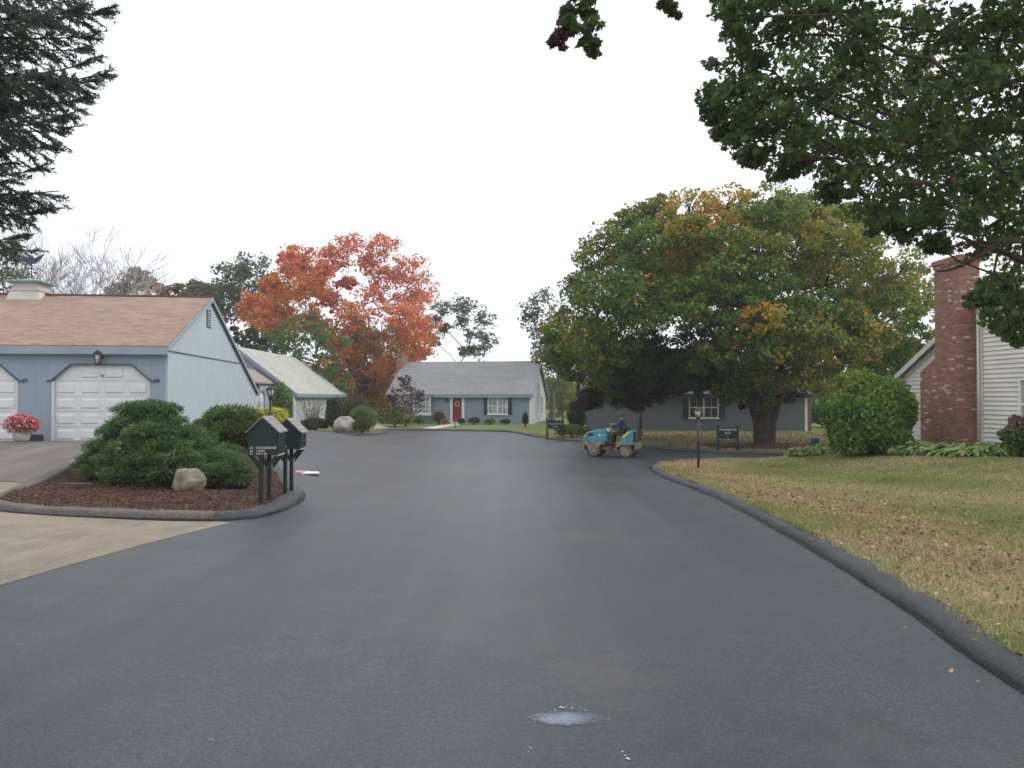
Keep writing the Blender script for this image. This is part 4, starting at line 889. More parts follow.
# ---- shrubs
# big spreading yew on the island
def needle_shrub(name,label,b,pads,mat,n,ln,cat='shrub',seed=1,coref=.75):
    t=thing(name,label,cat,b); rs=np.random.default_rng(seed); P=[];T=[]; mb=MB()
    for i,(x,y,z,rx,ry,rzz) in enumerate(pads):
        k=int(n*rx*ry); d=rs.normal(size=(k,3)); d/=np.linalg.norm(d,axis=1,keepdims=True); d[:,2]=np.abs(d[:,2])*np.where(rs.random(k)<.82,1,-1)
        a=np.arctan2(d[:,1],d[:,0]); rad=(1+.10*np.sin(5*a+i)+.07*np.sin(11*a+2*i))*(.72+.32*rs.random(k))
        p=np.array([x,y,z])+d*rad[:,None]*[rx,ry,rzz]
        tt=d*[1,1,.3]+[0,0,.22]+.42*rs.normal(size=(k,3)); P.append(p);T.append(tt)
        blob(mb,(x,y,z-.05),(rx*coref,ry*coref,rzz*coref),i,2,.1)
    P=np.vstack(P);T=np.vstack(T); keep=P[:,2]>-.02; P=P[keep];T=T[keep]; n2=len(P)
    cards('foliage',t,mat,P,ln*(.6+.8*rs.random(n2)),T,rs.normal(size=(n2,3)),[(0,-.07),(.6,-.10),(1,0),(.6,.10),(0,.07)])
    mb.build('dark_core',m_core,t); return t  # added dark filler lumps, one inside each pad
b=gp(165,486,.1); b.y+=.9; rs=random.Random(9); pads=[]
def yp(px,py,dy,r,f=.46):
    D=b.y+dy; pads.append((X(px,D)-b.x,dy,Z(py,D)-b.z,r,r*.9,r*f))
for a,c,dy,r in ((132,412,.1,.36),(150,408,.15,.40),(166,411,.1,.36),(148,416,.1,.42),(132,424,-.1,.42),(165,424,0,.45),(118,434,-.1,.42),(150,436,-.4,.5),(182,436,0,.42),(108,447,-.1,.42),(135,448,-.6,.5),(168,448,-.5,.5),(195,448,0,.45),(98,460,-.2,.38),(122,462,-.6,.48),(150,462,-.8,.5),(180,460,-.7,.5),(208,458,-.2,.48),(222,462,.0,.42),(100,472,-.4,.38),(128,475,-.9,.45),(158,476,-.9,.45),(190,474,-.8,.45),(215,472,-.6,.42),(235,472,-.3,.42),(140,484,-.8,.35),(205,482,-.7,.38),(238,480,-.5,.32),(140,430,.6,.6),(175,445,.7,.7),(120,455,.6,.6),(205,465,.6,.6),(225,452,.5,.38),(198,440,.4,.38),(150,470,.3,.8),(190,475,.3,.7),(105,480,.1,.45),(118,484,-.5,.3),(172,486,-.7,.35),(92,466,.2,.35)):
    yp(a+rs.uniform(-2,2),c+rs.uniform(-2,2),dy,r)
needle_shrub('spreading_yew','wide layered dark green spreading yew on the mulch bed before the garage',b,pads,l_juniper,10500,.068)
b=gp(232,463,.1); b=Vector((X(232,17.6),17.6,gz(X(232,17.6),17.6)+.1)); pads=[]
for a,c,dy,r,f in ((232,418,0,.62,.45),(214,428,0,.48,.5),(250,426,0,.42,.5),(232,432,-.3,.62,.45),(222,440,-.2,.45,.5),(245,440,-.2,.4,.5),(232,450,0,.4,.8),(215,436,.4,.5,.5)): yp(a,c,dy,r,f)
needle_shrub('round_yew','domed olive-green clipped yew against the pale gable wall of the garage',b,pads,l_yewtop,9000,.07,seed=3)
# hedge by the clapboard house
tH=shrub('round_hedge','big glossy round green bush with yellowed top, left of the brick chimney',868,459,2.42,2.60,[l_hedge],.11,30000,D=23.7,top=(l_hedgetop,.88),lump=.11,core=.86,flat=.12,depth=2.3,zoff=-.16,stem=False)
# beds near middle house
G_='shrubs around the middle house'
shrub('upright_shrub','tall upright green shrub against the blue-grey gable, right of the small garage wing',281,0,1.35,2.75,[l_hedge],.12,3500,D=47.3,group=G_)
shrub('columnar_yew','dark columnar yew at the far window of the middle house',334,0,.95,1.95,[l_deep],.10,3000,D=47,group=G_,flat=.2)
shrub('low_shrub','low olive hedge under the middle house windows',315,0,1.7,.75,[l_bronze],.10,2600,D=47.2,group=G_,depth=1)
shrub('dome_shrub','big dusky russet-topped dome shrub behind the clipped ball',357,0,2.1,2.1,[l_deep],.12,3600,D=53,group=G_,top=(l_bronze,.6))
shrub('ball_shrub','bright green clipped ball shrub right behind the pale boulder',363,0,1.6,1.45,[l_hedge],.08,4200,D=46.6,group=G_,lump=.03,flat=.1)
shrub('low_shrub','small bronze shrub hugging the right side of the pale boulder',362,0,1.0,.8,[l_bronze],.09,1800,D=44.8,group=G_)
shrub('wide_shrub','wide olive and bronze hedge between the ball shrub and the plum tree',395,0,2.6,1.35,[l_olive],.11,3800,D=52.5,group=G_,top=(l_bronze,.75),depth=1.4)
b_=gp(311,425,.1); rs=random.Random(4)
t=thing('bare_vine_shrub','twiggy brown leafless shrub in front of the middle house windows','shrub',(X(312,48),48,gz(X(312,48),48)+.1)); mb=MB()
for k in range(38):
    a=rs.uniform(0,6.28); p0=Vector((rs.uniform(-.3,.3),rs.uniform(-.2,.2),0)); sp_=rs.uniform(.3,1.0)
    p1=p0+Vector((math.cos(a)*sp_*.5,math.sin(a)*.3,rs.uniform(.8,1.3))); p2=p1+Vector((math.cos(a)*sp_*.5,math.sin(a)*.2,rs.uniform(.4,.9))); p3=p2+Vector((math.cos(a)*.35,0,-rs.uniform(0,.4)))
    mb.tube([p0,p1,p2,p3],[.016,.011,.008,.004],4,cap=False)
mb.build('twigs',M('brown_twig',(.14,.10,.085),None,5,.9),t)
# rocks
def rock(name,label,b,r,mat,seed,cat='rock'):
    bm=bmesh.new(); bmesh.ops.create_icosphere(bm,subdivisions=4,radius=1); rs=random.Random(seed)
    pl=[(Vector((rs.gauss(0,1),rs.gauss(0,1),rs.gauss(.2,1))).normalized(),rs.uniform(.74,.93)) for _ in range(20)]
    for v in bm.verts:
        co=v.co.copy()
        for nrm,dd in pl:
            e=co.dot(nrm)-dd
            if e>0: co-=nrm*e*.9
        co*=1+.025*math.sin(co.x*9+seed)*math.cos(co.y*8)+.015*math.sin(co.z*17)
        v.co=Vector((co.x*r[0],co.y*r[1],co.z*r[2]+r[2]*.62))
    me=bpy.data.meshes.new(name); bm.to_mesh(me); bm.free(); me.materials.append(mat)
    for p in me.polygons: p.use_smooth=True
    o=bpy.data.objects.new(name,me); COL.objects.link(o); o.location=b; return tag(o,label,cat)
b=gp(189,490,.1); rock('garden_rock','tan rounded rock at the front foot of the spreading yew',b,(.33,.27,.26),m_rock,16)
b=Vector((X(346,45.2),45.2,gz(X(346,45.2),45.2)+.06)); rock('boulder','large pale boulder on the kerbed corner bed before the middle house',b,(.78,.6,.62),m_rock2,12)
q=gp(74,487,.1)
tag(MB().tube([(q.x-.32,q.y+.05,q.z+.05),(q.x-.1,q.y,q.z+.06),(q.x+.15,q.y+.03,q.z+.055),(q.x+.38,q.y-.02,q.z+.05)],[.012,.018,.02,.012],7).build('fallen_stick',m_barkg),'grey stick lying on the bark mulch left of the yew','stick')
# orange-brown perennial behind yew
shrub('low_shrub','faded salmon perennial showing between the two yews',231,0,.5,.55,[leafmat('salmon_leaf',[(.25,.12,.07),(.4,.2,.13),(.2,.16,.06)])],.06,1300,D=16.0,core=.6)
shrub('golden_shrub','bright yellow low shrub showing above the mailboxes',271,0,1.9,1.25,[l_brightyel],.10,3800,D=40,depth=1.4,core=.88)
# plum tree
cl=[]
for a,b_,r in ((405,385,.7),(398,395,.75),(412,392,.8),(405,402,.85),(394,406,.7),(417,404,.65),(409,413,.6),(400,415,.55),(403,380,.4),(390,398,.45),(420,396,.45)): cl.append((X(a,54.5),54.5,Z(b_,54.5),r,0,.9))
tree('plum_tree','small purple-leaved plum tree at the left end of the far house',(X(406,54.5),54.5,gz(-7.5,54.5)+.09),cl,[l_purple],.11,18,20,.07,.9,m_bark,twigs=5,shell=.2)
G_='foundation shrubs along the far house'
for px,w,h,mats,lab,D,nmn in ((419,.95,.62,l_hedge,'small green mound shrub under the bay window of the far house',56.5,'low_shrub'),
    (439,1.0,.95,l_bronze,'dark reddish shrub left of the red door',56.8,'low_shrub'),(444.5,.6,.42,leafmat('pinkish',[(.3,.14,.1),(.4,.22,.15)]),'pinkish low plant beside the front path',55.8,'low_plant'),
    (461.5,.5,.4,l_deep,'tiny dark shrub just right of the red door',56.6,'low_shrub'),(474.5,.9,.5,l_bronze,'straggly bronze shrub between red door and shuttered window',56.8,'low_shrub'),
    (490,.85,.42,l_hedge,'light green mound shrub below the left shutter',56.4,'low_shrub'),(505.5,.75,.36,l_deep,'dark green mound shrub below the right shutter',56.6,'low_shrub')):
    shrub(nmn,lab,px,0,w,h,[mats],.08,900,D=D,group=G_)
t=shrub('small_cone_tree','tiny cone-shaped evergreen at the right corner of the far house',525.3,0,.42,.95,[l_deep],.07,900,D=53,cat='shrub')
shrub('cone_shrub','dark conical evergreen behind the green sign near the roller',577,0,1.0,1.9,[l_deep],.10,3000,D=43.5)
shrub('low_shrub','loose grassy shrub at the left corner of the grey house',572,0,1.8,.6,[l_olive],.10,2200,D=40.5,depth=1)
shrub('wide_shrub','rounded green shrub beyond the right end of the grey house',822,0,2.6,1.5,[l_green],.12,3800,D=52,depth=1.6)
# hostas
def hosta(label,pts,n,size,name='hosta_bed',h=.28,group=None):
    c=pts[0]; t=thing(name,label,'plant',(c[0],c[1],gz(c[0],c[1])+.1),0,group); P=[];T=[];mi=[]
    for (x,y) in pts:
        z0=gz(x,y)-gz(c[0],c[1]); k=n//len(pts); a=rng.random(k)*6.283; rr=rng.random(k)**.6*.42
        P.append(np.c_[x-c[0]+rr*np.cos(a),y-c[1]+rr*np.sin(a)*.8,z0+h*(1-rr*1.5)+.05*rng.normal(size=k)+.03]); T.append(np.c_[np.cos(a),np.sin(a),-.15-rr+.2*rng.normal(size=k)])
    P=np.vstack(P);T=np.vstack(T);n2=len(P); nn=np.c_[rng.normal(size=(n2,2))*.5,np.ones(n2)]
    return cards('leaves',t,l_hosta,P,size*(.6+.7*rng.random(n2)),T,nn,[(0,0,0),(.25,.2,.04),(.65,.2,.03),(1,0,-.1),(.65,-.2,.03),(.25,-.2,.04)])
def bedpt(px,D): return (X(px,D),D)
hosta('long bed of light green hostas along the foot of the brick chimney',[bedpt(892+i*7.6,23.3-i*.22+.3*math.sin(i*2)) for i in range(15)]+[bedpt(905+i*9,22.6-i*.3) for i in range(8)],3400,.24)
hosta('small clump of hostas around the green utility pedestal',[bedpt(806,25.6),bedpt(814,25.4),bedpt(821,25.7),bedpt(801,25.8)],520,.2)
shrub('hydrangea','hydrangea with faded purple heads by the window at the right edge',1021,0,.85,1.0,[l_green],.12,1500,D=20.0,top=(leafmat('mauve_head',[(.10,.04,.06),(.22,.12,.15),(.3,.14,.1)]),.72),lump=.2,core=.55,cat='flowering shrub')
# ---- foreground maple overhang (trunk stands right of the view)
cl=[]; rs=random.Random(21)
def oc(a,b,d,r,mi=0,f=1,sq=.8): cl.append((X(a,d),d,Z(b,d),r,mi,sq,f))
pts=[(738,18,.34),(765,40,.42),(742,62,.34),(722,98,.26),(745,105,.34),(775,90,.42),(805,55,.46),(835,25,.46),(732,132,.22),(755,140,.3),(790,130,.4),(820,105,.46),(850,75,.5),(880,40,.46),(912,20,.4),(955,30,.44),(990,35,.46),(1020,20,.46),(790,165,.24),(815,150,.34),(845,140,.44),(880,110,.48),(870,165,.44),(905,150,.48),(900,195,.42),(930,120,.5),(935,175,.46),(960,150,.5),(950,205,.44),(975,185,.48),(1000,170,.5),(1010,210,.46),(985,230,.36),(1020,130,.5),(1000,100,.5),(1025,240,.42),(1015,80,.5),(965,85,.42),(925,75,.34),(1022,298,.34),(1008,318,.24),(985,300,.2),(845,178,.26),(865,200,.3),(925,222,.3),(905,225,.22),(830,190,.18),(715,110,.16),(752,155,.14),(1018,330,.2),(880,222,.22),(940,245,.16),(998,285,.22),(768,8,.4),(745,-15,.4),(800,10,.44),(860,-10,.5)]
for a,b_,r in pts:
    d=rs.uniform(8.2,12.0) if a>800 else rs.uniform(8.2,9.6); oc(a,b_,d,r*d/9.2*1.05)
for a,b_ in ((900,60),(950,60),(990,140),(930,150),(860,110),(1000,60),(900,110),(970,210),(1010,170),(830,80)): oc(a,b_,rs.uniform(11.5,13.5),.75)
for a in range(760,1100,45):                     # crown continuing above the frame
    oc(a,-60,9+rs.uniform(-1,1),.7); oc(a+60,-150,9+rs.uniform(-1,1),.9)
for b_ in range(-100,260,60): oc(1090,b_,9.5,.8); oc(1160,b_,9.0,.9)
tb2=Vector((10.6,9.0,gz(10.6,9)+.09))
for a,b_,r,mi in ((566,25,.13,1),(575,12,.16,0),(583,35,.20,0),(590,45,.12,0),(560,38,.09,1),(590,8,.12,0),(578,-6,.16,0),(672,8,.10,0),(667,2,.08,0),(742,4,.12,0),(640,-45,.12,0),(610,-25,.12,0)): oc(a,b_,7.6,r*.95,mi,.34)
main=[c for c in cl]
t=thing('maple_tree','dark green maple boughs overhanging the top right corner of the road','tree',tb2)
rel=[(c[0]-tb2.x,c[1]-tb2.y,c[2]-tb2.z)+tuple(c[3:]) for c in cl]
o,sub=crown(t,[l_over,l_overred],rel,.078,17,27,MAPLE,subr=.37,shell=.35,up=.2)
mb=MB(); mb.tube([(0,0,-.2),(0,0,.1),(0,0,.5),(-.1,0,2.2),(-.3,.1,4.2),(-.4,.1,6.5)],[.55,.42,.33,.29,.24,.16],12)
limbs(mb,tb2,(-.35,.1,4.6),[c for c in rel if c[1]+tb2.y>7.7],.10,1,.0075,6)
for c,s in zip(rel,sub):
    for q in s[::4]: mb.tube([c[:3],(np.array(c[:3])+q)/2+rng.normal(size=3)*.03,q],[.012,.008,.004],4,cap=False)
def brp(L_,D,r):
    mb.tube([Vector((X(a,D),D,Z(b_,D)))-tb2 for a,b_ in L_],r,7,cap=False)
brp([(1160,190),(1060,240),(1001,240),(982,255),(963,265),(950,270),(938,271)],9,[.07,.05,.035,.028,.022,.016,.01])
brp([(1160,290),(1060,272),(1024,261),(1000,249),(985,246),(960,236)],9.3,[.07,.05,.04,.032,.022,.012])
brp([(1000,249),(995,272),(993,290),(985,306),(980,318)],9.3,[.016,.012,.009,.006,.004])
brp([(1300,40),(1000,-90),(760,-75),(640,-50),(605,-15),(588,5),(578,24)],7.6,[.08,.05,.03,.018,.010,.007,.004])
brp([(700,-62),(685,-25),(673,6)],7.6,[.012,.007,.003])
brp([(598,-8),(592,20),(588,42)],7.6,[.006,.005,.003])
brp([(588,5),(572,14),(562,34)],7.6,[.006,.004,.002])
brp([(610,-22),(576,-10),(572,10)],7.6,[.006,.004,.002])
mb.build('trunk',m_bark,t)

# ---- spruce at the upper left
tb3=Vector((-8.8,9.6,gz(-8.8,9.6)+.0)); t=thing('spruce_tree','dark spruce with drooping boughs at the upper left edge','tree',tb3)
rs=random.Random(8); tw=MB(); NP=[];NT=[]
tw.tube([(0,0,-.2),(0,0,2),(0,0,7),(0,0,13)],[.36,.28,.18,.03],10)
def bough(p0,az,L_,drop,dens=1.0):
    d=np.array([math.cos(az),math.sin(az),0]); side=np.array([-math.sin(az),math.cos(az),0])
    pts=[np.array(p0)+d*L_*s+np.array([0,0,-drop*(s**.9)*(1-.45*s)*1.7+.10*L_*max(0,s-.7)]) for s in np.linspace(0,1,9)]
    tw.tube([tuple(q) for q in pts],[.04*(1-.85*s) for s in np.linspace(0,1,9)],5,cap=False)
    k=int(15*L_*dens)
    for j in range(k):
        s=rs.uniform(.18,1); i=min(7,int(s*8)); q=pts[i]+(pts[i+1]-pts[i])*(s*8-i); sg=rs.choice((-1,1))
        tl=(.18+.55*(1-s)+.12*rs.random())*min(1,L_/2.4); v=d*rs.uniform(.5,.9)+side*sg*rs.uniform(.35,.9)+np.array([0,0,rs.uniform(-.75,.05)]); v/=np.linalg.norm(v)
        if s>.93: v=d+np.array([0,0,rs.uniform(-.1,.4)]); 
        e=q+v*tl; m_=q+v*tl*.5+np.array([0,0,.02])
        tw.tube([tuple(q),tuple(m_),tuple(e)],[.008,.006,.003],3,cap=False)
        nn=int(tl*105)+6; u=rng.random(nn)[:,None]; P=q+(e-q)*u
        T=v*.85+rng.normal(size=(nn,3))*.55; NP.append(P);NT.append(T)
        # secondary twiglets
        for jj in range(2):
            uu=rs.uniform(.3,.9); q2=q+(e-q)*uu; v2=v+np.array([rs.gauss(0,.5),rs.gauss(0,.5),rs.gauss(-.2,.3)]); v2/=np.linalg.norm(v2); l2=tl*.35
            nn=int(l2*100)+4; P=q2+v2*l2*rng.random(nn)[:,None]; NP.append(P); NT.append(v2*.85+rng.normal(size=(nn,3))*.5)
# boughs that carry the visible silhouette
for px,py,D in ((98,74,9.2),(80,100,9.8),(98,10,9.4),(78,48,10.2),(58,190,9.4),(46,146,9.7),(36,212,9.5),(14,238,9.3),(60,118,9.0),(92,-15,9.2),(84,62,8.7),(86,34,9.8),(70,8,8.8),(30,170,9.0),(20,200,10),(84,80,10.3),(55,130,10.2)):
    tip=np.array([X(px,D),D,Z(py,D)])-np.array(tb3); az=math.atan2(tip[1],tip[0]); L_=math.hypot(tip[0],tip[1]); drop=.55
    zt_=tip[2]+drop*.935-.03*L_; bough((0,0,zt_),az,L_,drop,1.3)
az=0; z=2.6
while z<12.4:
    az+=2.4; L_=2.7 if z<4 else (3.1 if z<7.5 else 3.1*(13-z)/5.5)
    if 3.0>z or math.cos(az)<.55 or z>7.0 or True:
        Lq=L_*rs.uniform(.55,.72) if math.cos(az)>.3 and z<7 else L_*rs.uniform(.85,1)
        if z<3.7 and math.cos(az)>.1: Lq*=.62
        bough((0,0,z+.6),az,Lq,.6,.85)
    z+=.14
for k in range(26): bough((0,0,rs.uniform(5.2,8.4)),rs.uniform(-.8,.7),rs.uniform(1.9,2.7),.6,1.2)
tw.build('trunk',m_bark,t)
P=np.vstack(NP);T=np.vstack(NT); cards('needles',t,l_spruce,P,.045+.02*rng.random(len(P)),T,rng.normal(size=(len(P),3)),[(0,-.09),(.6,-.09),(1,0),(.6,.09),(0,.09)])

# ------------------------------------------------------------------ street things
def post_lamp(label,px,D,h,name='lamp_post',s=1):
    x=X(px,D); t=thing(name,label,'lamp',(x,D,gz(x,D)+.08),0,'garden lamp posts')
    MB().tube([(0,0,-.15),(0,0,h-.30)],[.038,.032],10).lathe([(.05,h-.34),(.05,h-.30),(.03,h-.28)],(0,0,0),10).build('post',m_black,t)
    hd=MB(); hd.lathe([(.02,h-.30),(.075*s,h-.27),(.08*s,h-.26)],(0,0,0),6); hd.lathe([(.13*s,h-.085),(.135*s,h-.075),(.05*s,h-.01),(.015,h+.03),(.012,h+.05)],(0,0,0),6)
    for k in range(6): a=k*math.pi/3; hd.tube([(.075*s*math.cos(a),.075*s*math.sin(a),h-.265),(.115*s*math.cos(a),.115*s*math.sin(a),h-.08)],.007,4)
    hd=hd.build('lamp_head',m_black,t)
    MB().lathe([(.07*s,h-.262),(.108*s,h-.082)],(0,0,0),6).build('lamp_glass',m_lampglass,hd); return t
post_lamp('short black post lamp on the tip of the near right lawn',698,22.3,1.74)
l2=post_lamp('short black post lamp behind the mailboxes',270.5,20.5,2.02)
# green signs
def sign(label,px,D,w,h,lines,board=(.45,.95)):
    x=X(px,D); t=thing('street_sign',label,'sign',(x,D,gz(x,D)+.08),0,'dark green post signs')
    for sx in (-1,1): MB().box((sx*(w/2+.05)-.04,-.04,-.2),(sx*(w/2+.05)+.04,.04,h)).add([(sx*(w/2+.05)-.04,-.04,h),(sx*(w/2+.05)+.04,-.04,h),(sx*(w/2+.05)+.04,.04,h),(sx*(w/2+.05)-.04,.04,h),(sx*(w/2+.05),0,h+.03)],[(0,1,4),(1,2,4),(2,3,4),(3,0,4)]).build('post',m_green_dark,t)
    bd=MB().box((-w/2,-.02,board[0]),(w/2,.02,board[1])).build('board',m_signgreen,t)
    for s_,sz,z in lines: text(bd,s_,sz,(0,-.026,z),m_text)
    return t
sign('dark green street sign with white lettering in front of the huge maple trunk',727.5,30.6,.68,1.0,[('Woodridge Way',.105,.84),('25-27',.10,.70),('v',.09,.57)],(.48,.92))
sign('dark green street sign with white lettering left of the road roller',555,39.8,.72,1.05,[('Woodridge Way',.105,.74),('21-24',.11,.60)],(.48,.92))
# utility pedestal
x=X(814.5,26.1); t=thing('utility_pedestal','small green utility pedestal among the hostas by the side road','utility box',(x,26.1,gz(x,26.1)+.08))
MB().box((-.10,-.09,-.1),(.10,.09,.50)).build('body',m_greenbox,t,bevel=.015); MB().box((-.12,-.11,.50),(.12,.11,.62)).build('cap',m_greenbox,t,bevel=.03)
# tiny path light before red door
x=X(455,51.5); t=thing('path_light','small dark path light on the grass in front of the red door','lamp',(x,51.5,gz(x,51.5)+.08))
MB().tube([(0,0,-.1),(0,0,.45)],.03,8).build('post',m_black,t); MB().lathe([(.02,.44),(.17,.46),(.16,.5),(.04,.58)],(0,0,0),12).build('lamp_head',m_black,t)
# mailbox kiosks
def kiosk(label,cx,y0,zb0,wd,texts,L_=.66):
    D=y0; x=X(cx,D); t=thing('mailbox_kiosk',label,'mailbox',(x,D,0),R(6))
    zg_=gz(x,D)+.08
    za,ze_,zbm=Z(zb0[0],D),Z(zb0[1],D),Z(zb0[2],D); hw=wd/2
    for yy in (.06,L_+.02): MB().box((-.068,yy-.033,zg_-.2),(-.002,yy+.033,zbm-.001)).build('post',m_green_dark,t,bevel=.006)
    b=MB(); P_=[(-hw,0,zbm),(hw,0,zbm),(hw,0,ze_),(0,0,za),(-hw,0,ze_)]; b.prism(P_,(0,L_,0)); body=b.build('box',m_green_dark,t,bevel=.005)
    for k in range(3): MB().box((hw,.03+k*.2,zbm+.04),(hw+.014,.03+k*.2+.18,ze_-.05)).box((hw+.014,.10+k*.2,zbm+.1),(hw+.03,.14+k*.2,zbm+.115)).build('mail_door',m_green_dark,body)
    r=MB(); sl=(za-ze_)/hw
    for sx in (-1,1):
        n_=4
        for j in range(n_):
            a0=hw*1.14*(1-j/n_)+.01; a1=hw*1.14*(1-(j+1)/n_); 
            zz=lambda a: za-sl*a
            r.prism([(sx*a0,-.035,zz(a0)+.012),(sx*a1,-.035,zz(a1)+.006),(sx*a1,-.035,zz(a1)+.022),(sx*a0,-.035,zz(a0)+.036)],(0,L_+.07,0))
    r.build('shingle_roof',shingle_small,t)
    for yy in (.08,L_-.06):
        for sx in (-1,1): MB().prism([(sx*.045,yy-.035,zbm-.27),(sx*.045,yy-.035,zbm-.19),(sx*(hw-.05),yy-.035,zbm-.004),(sx*(hw+.01),yy-.035,zbm-.004)],(0,.07,0)).build('brace',m_green_dark,t)
    MB().box((hw-.09,.04,zbm-.02),(hw+.02,L_-.1,zbm-.003)).build('shelf',m_trimw if 0 else M('shelf_pale',(.45,.44,.40),None,5,.8),t)
    for s_,sz,xx,zz_ in texts: text(body,s_,sz,(xx,-.003,zbm+zz_),m_text,ext=.002,align='LEFT')
    return t
m,nt,N,L,b=nm('weathered_shingle'); v=obj_vec(N); L.new(ramp(N,L,noise(N,L,9,6,.7,v),[(.3,(.16,.155,.15)),(.7,(.34,.33,.32))]),b.inputs['Base Color']); b.inputs['Roughness'].default_value=.9; shingle_small=m
kiosk('dark green house-shaped mailbox kiosk, nearer of the two, with three lines of white lettering',263,12.4,(418,431.5,455),.46,[('25',.052,-.20,.115),('WOODRIDGE',.052,-.11,.115),('26',.045,-.20,.066),('I PINES',.045,-.10,.066),('27',.045,-.20,.02),('WAY 28',.045,-.10,.02)])
kiosk('dark green house-shaped mailbox kiosk, the farther one beside the road',287,13.75,(419.5,432,449),.46,[('29',.045,-.09,.10),('30 31',.045,-.09,.045)])
# flower pot
fp=Vector((X(22,21.1),21.1,gz(X(22,21.1),21.1)+.016)); t=thing('flower_pot','stone pot of pink flowers between the two garage doors','flower pot',fp)
MB().lathe([(.12,0),(.19,.06),(.225,.22),(.215,.29),(.235,.30),(.235,.33),(.19,.33),(.18,.30)],(0,0,0),24).build('pot',m_pot,t)
n=1500; d=rdir(n,.35); P=d*[.42,.38,.26]*(.5+.55*rng.random((n,1)))+[0,0,.47]; P=P[P[:,2]>.25]; n=len(P)
cards('leaves',t,l_hedge,P*[.95,.95,.95]+[0,0,.0],.05,rdir(n),rdir(n,.5),OVAL)
n=900; d=rdir(n,.45); P=d*[.44,.38,.28]*(.8+.28*rng.random((n,1)))+[0,0,.48]; P=P[P[:,2]>.27]; n=len(P)
cards('flowers',t,l_pink,P,.052,rdir(n),d[:n]+.3*rng.normal(size=(n,3)),[(-.5,0),(-.25,.43),(.25,.43),(.5,0),(.25,-.43),(-.25,-.43)])

# ------------------------------------------------------------------ road roller and driver
rc_=gp(613,457); hd=math.atan2(.42,-1); RS=.92
t=thing('road_roller','small teal tandem road roller with drums, crossing the road end','road roller',(rc_.x,rc_.y+.25,gz(rc_.x,rc_.y+.25)),hd); t.scale=(RS,RS,RS)
for sx,nme in ((.66,'front_drum'),(-.66,'rear_drum')):
    dr=MB(); r0=.29
    dr.tube([(sx,-.45,r0),(sx,.45,r0)],r0,32); 
    o=dr.build(nme,m_steel,t)
    for sy in (-1,1):
        h_=MB(); h_.tube([(sx,sy*.45,r0),(sx,sy*.462,r0)],[r0*.78,r0*.76],24); h_.tube([(sx,sy*.46,r0),(sx,sy*.52,r0)],[.09,.07],12)
        h_.build('drum_hub',m_dusty,o)
fr=MB()
for sy in (-1,1):
    # arched side guards over each drum
    for sx in (.66,-.66):
        P_=[(sx-.36,sy*.5,.52),(sx-.16,sy*.5,.30),(sx-.08,sy*.5,.20),(sx+.08,sy*.5,.20),(sx+.16,sy*.5,.34),(sx+.34,sy*.5,.50),(sx+.34,sy*.5,.62),(sx-.36,sy*.5,.62)] if sx>0 else [(sx-.36,sy*.5,.54),(sx-.1,sy*.5,.50),(sx+.1,sy*.5,.50),(sx+.36,sy*.5,.40),(sx+.36,sy*.5,.62),(sx-.36,sy*.5,.62)]
        fr.prism(P_,(0,sy*.05,0))
fr.box((.22,-.50,.50),(1.05,.50,.60)); fr.box((-1.05,-.50,.50),(-.24,.50,.60)); fr.box((-.30,-.40,.30),(.30,.40,.40)); fr.box((-.06,-.12,.25),(.06,.12,.62))
fr.box((1.02,-.5,.30),(1.10,.5,.62)); fr.box((-1.10,-.5,.34),(-1.04,.5,.62))
fr.build('frame',m_dusty,t,bevel=.01)
MB().box((-.28,-.44,.40),(.24,.44,.44)).box((-.16,-.46,.26),(-.02,-.40,.42)).box((-.16,.40,.26),(-.02,.46,.42)).build('foot_deck',m_redbrown,t)
ho=MB().prism([(.14,-.42,.60),(1.04,-.42,.60),(1.06,-.42,.84),(.98,-.42,.98),(.55,-.42,1.10),(.14,-.42,1.12)],(0,.84,0)).build('hood',m_teal,t,bevel=.05)
for sy in (-1,1):
    gr=MB().prism([(.66,sy*.422,.86),(.92,sy*.422,.84),(.90,sy*.422,.93),(.70,sy*.422,.98)],(0,sy*.012,0))
    for k in range(4): gr.box((.70+k*.055,sy*.434-.004,.86),(.72+k*.055,sy*.434+.004,.94))
    gr.build('grille',m_black,ho)
    MB().prism([(.24,sy*.422,.84),(.46,sy*.422,.83),(.46,sy*.422,.95),(.24,sy*.422,.96)],(0,sy*.006,0)).build('white_decal',m_white,ho)
    MB().prism([(.24,sy*.43,.93),(.46,sy*.43,.92),(.46,sy*.43,.95),(.24,sy*.43,.96)],(0,sy*.004,0)).build('red_stripe',m_redbrown,ho)
    MB().prism([(.26,sy*.43,.85),(.36,sy*.43,.85),(.36,sy*.43,.90),(.26,sy*.43,.90)],(0,sy*.004,0)).build('black_decal',m_black,ho)
    MB().tube([(1.05,sy*.3,.80),(1.09,sy*.3,.80)],.06,12).build('headlight',m_lampglass,ho)
rb=MB().prism([(-.40,-.42,.60),(-.95,-.42,.60),(-.97,-.42,.78),(-.95,-.42,1.04),(-.76,-.42,1.08),(-.52,-.42,.84)],(0,.84,0)).build('rear_body',m_teal,t,bevel=.04)
for sy in (-1,1): MB().prism([(-.50,sy*.422,.84),(-.60,sy*.422,.80),(-.88,sy*.422,1.02),(-.74,sy*.422,1.03)],(0,sy*.006,0)).build('yellow_decal',m_yellow,rb)
MB().box((-1.07,-.40,.62),(-.975,.40,1.02)).build('rear_panel',m_black,t,bevel=.03)
MB().box((-.66,-.22,.86),(-.28,.22,.92)).box((-.72,-.22,.90),(-.64,.22,1.18)).build('seat',m_black,t,bevel=.02)
MB().tube([(.14,0,1.05),(.02,0,1.22)],.02,8).build('steering_column',m_black,t)
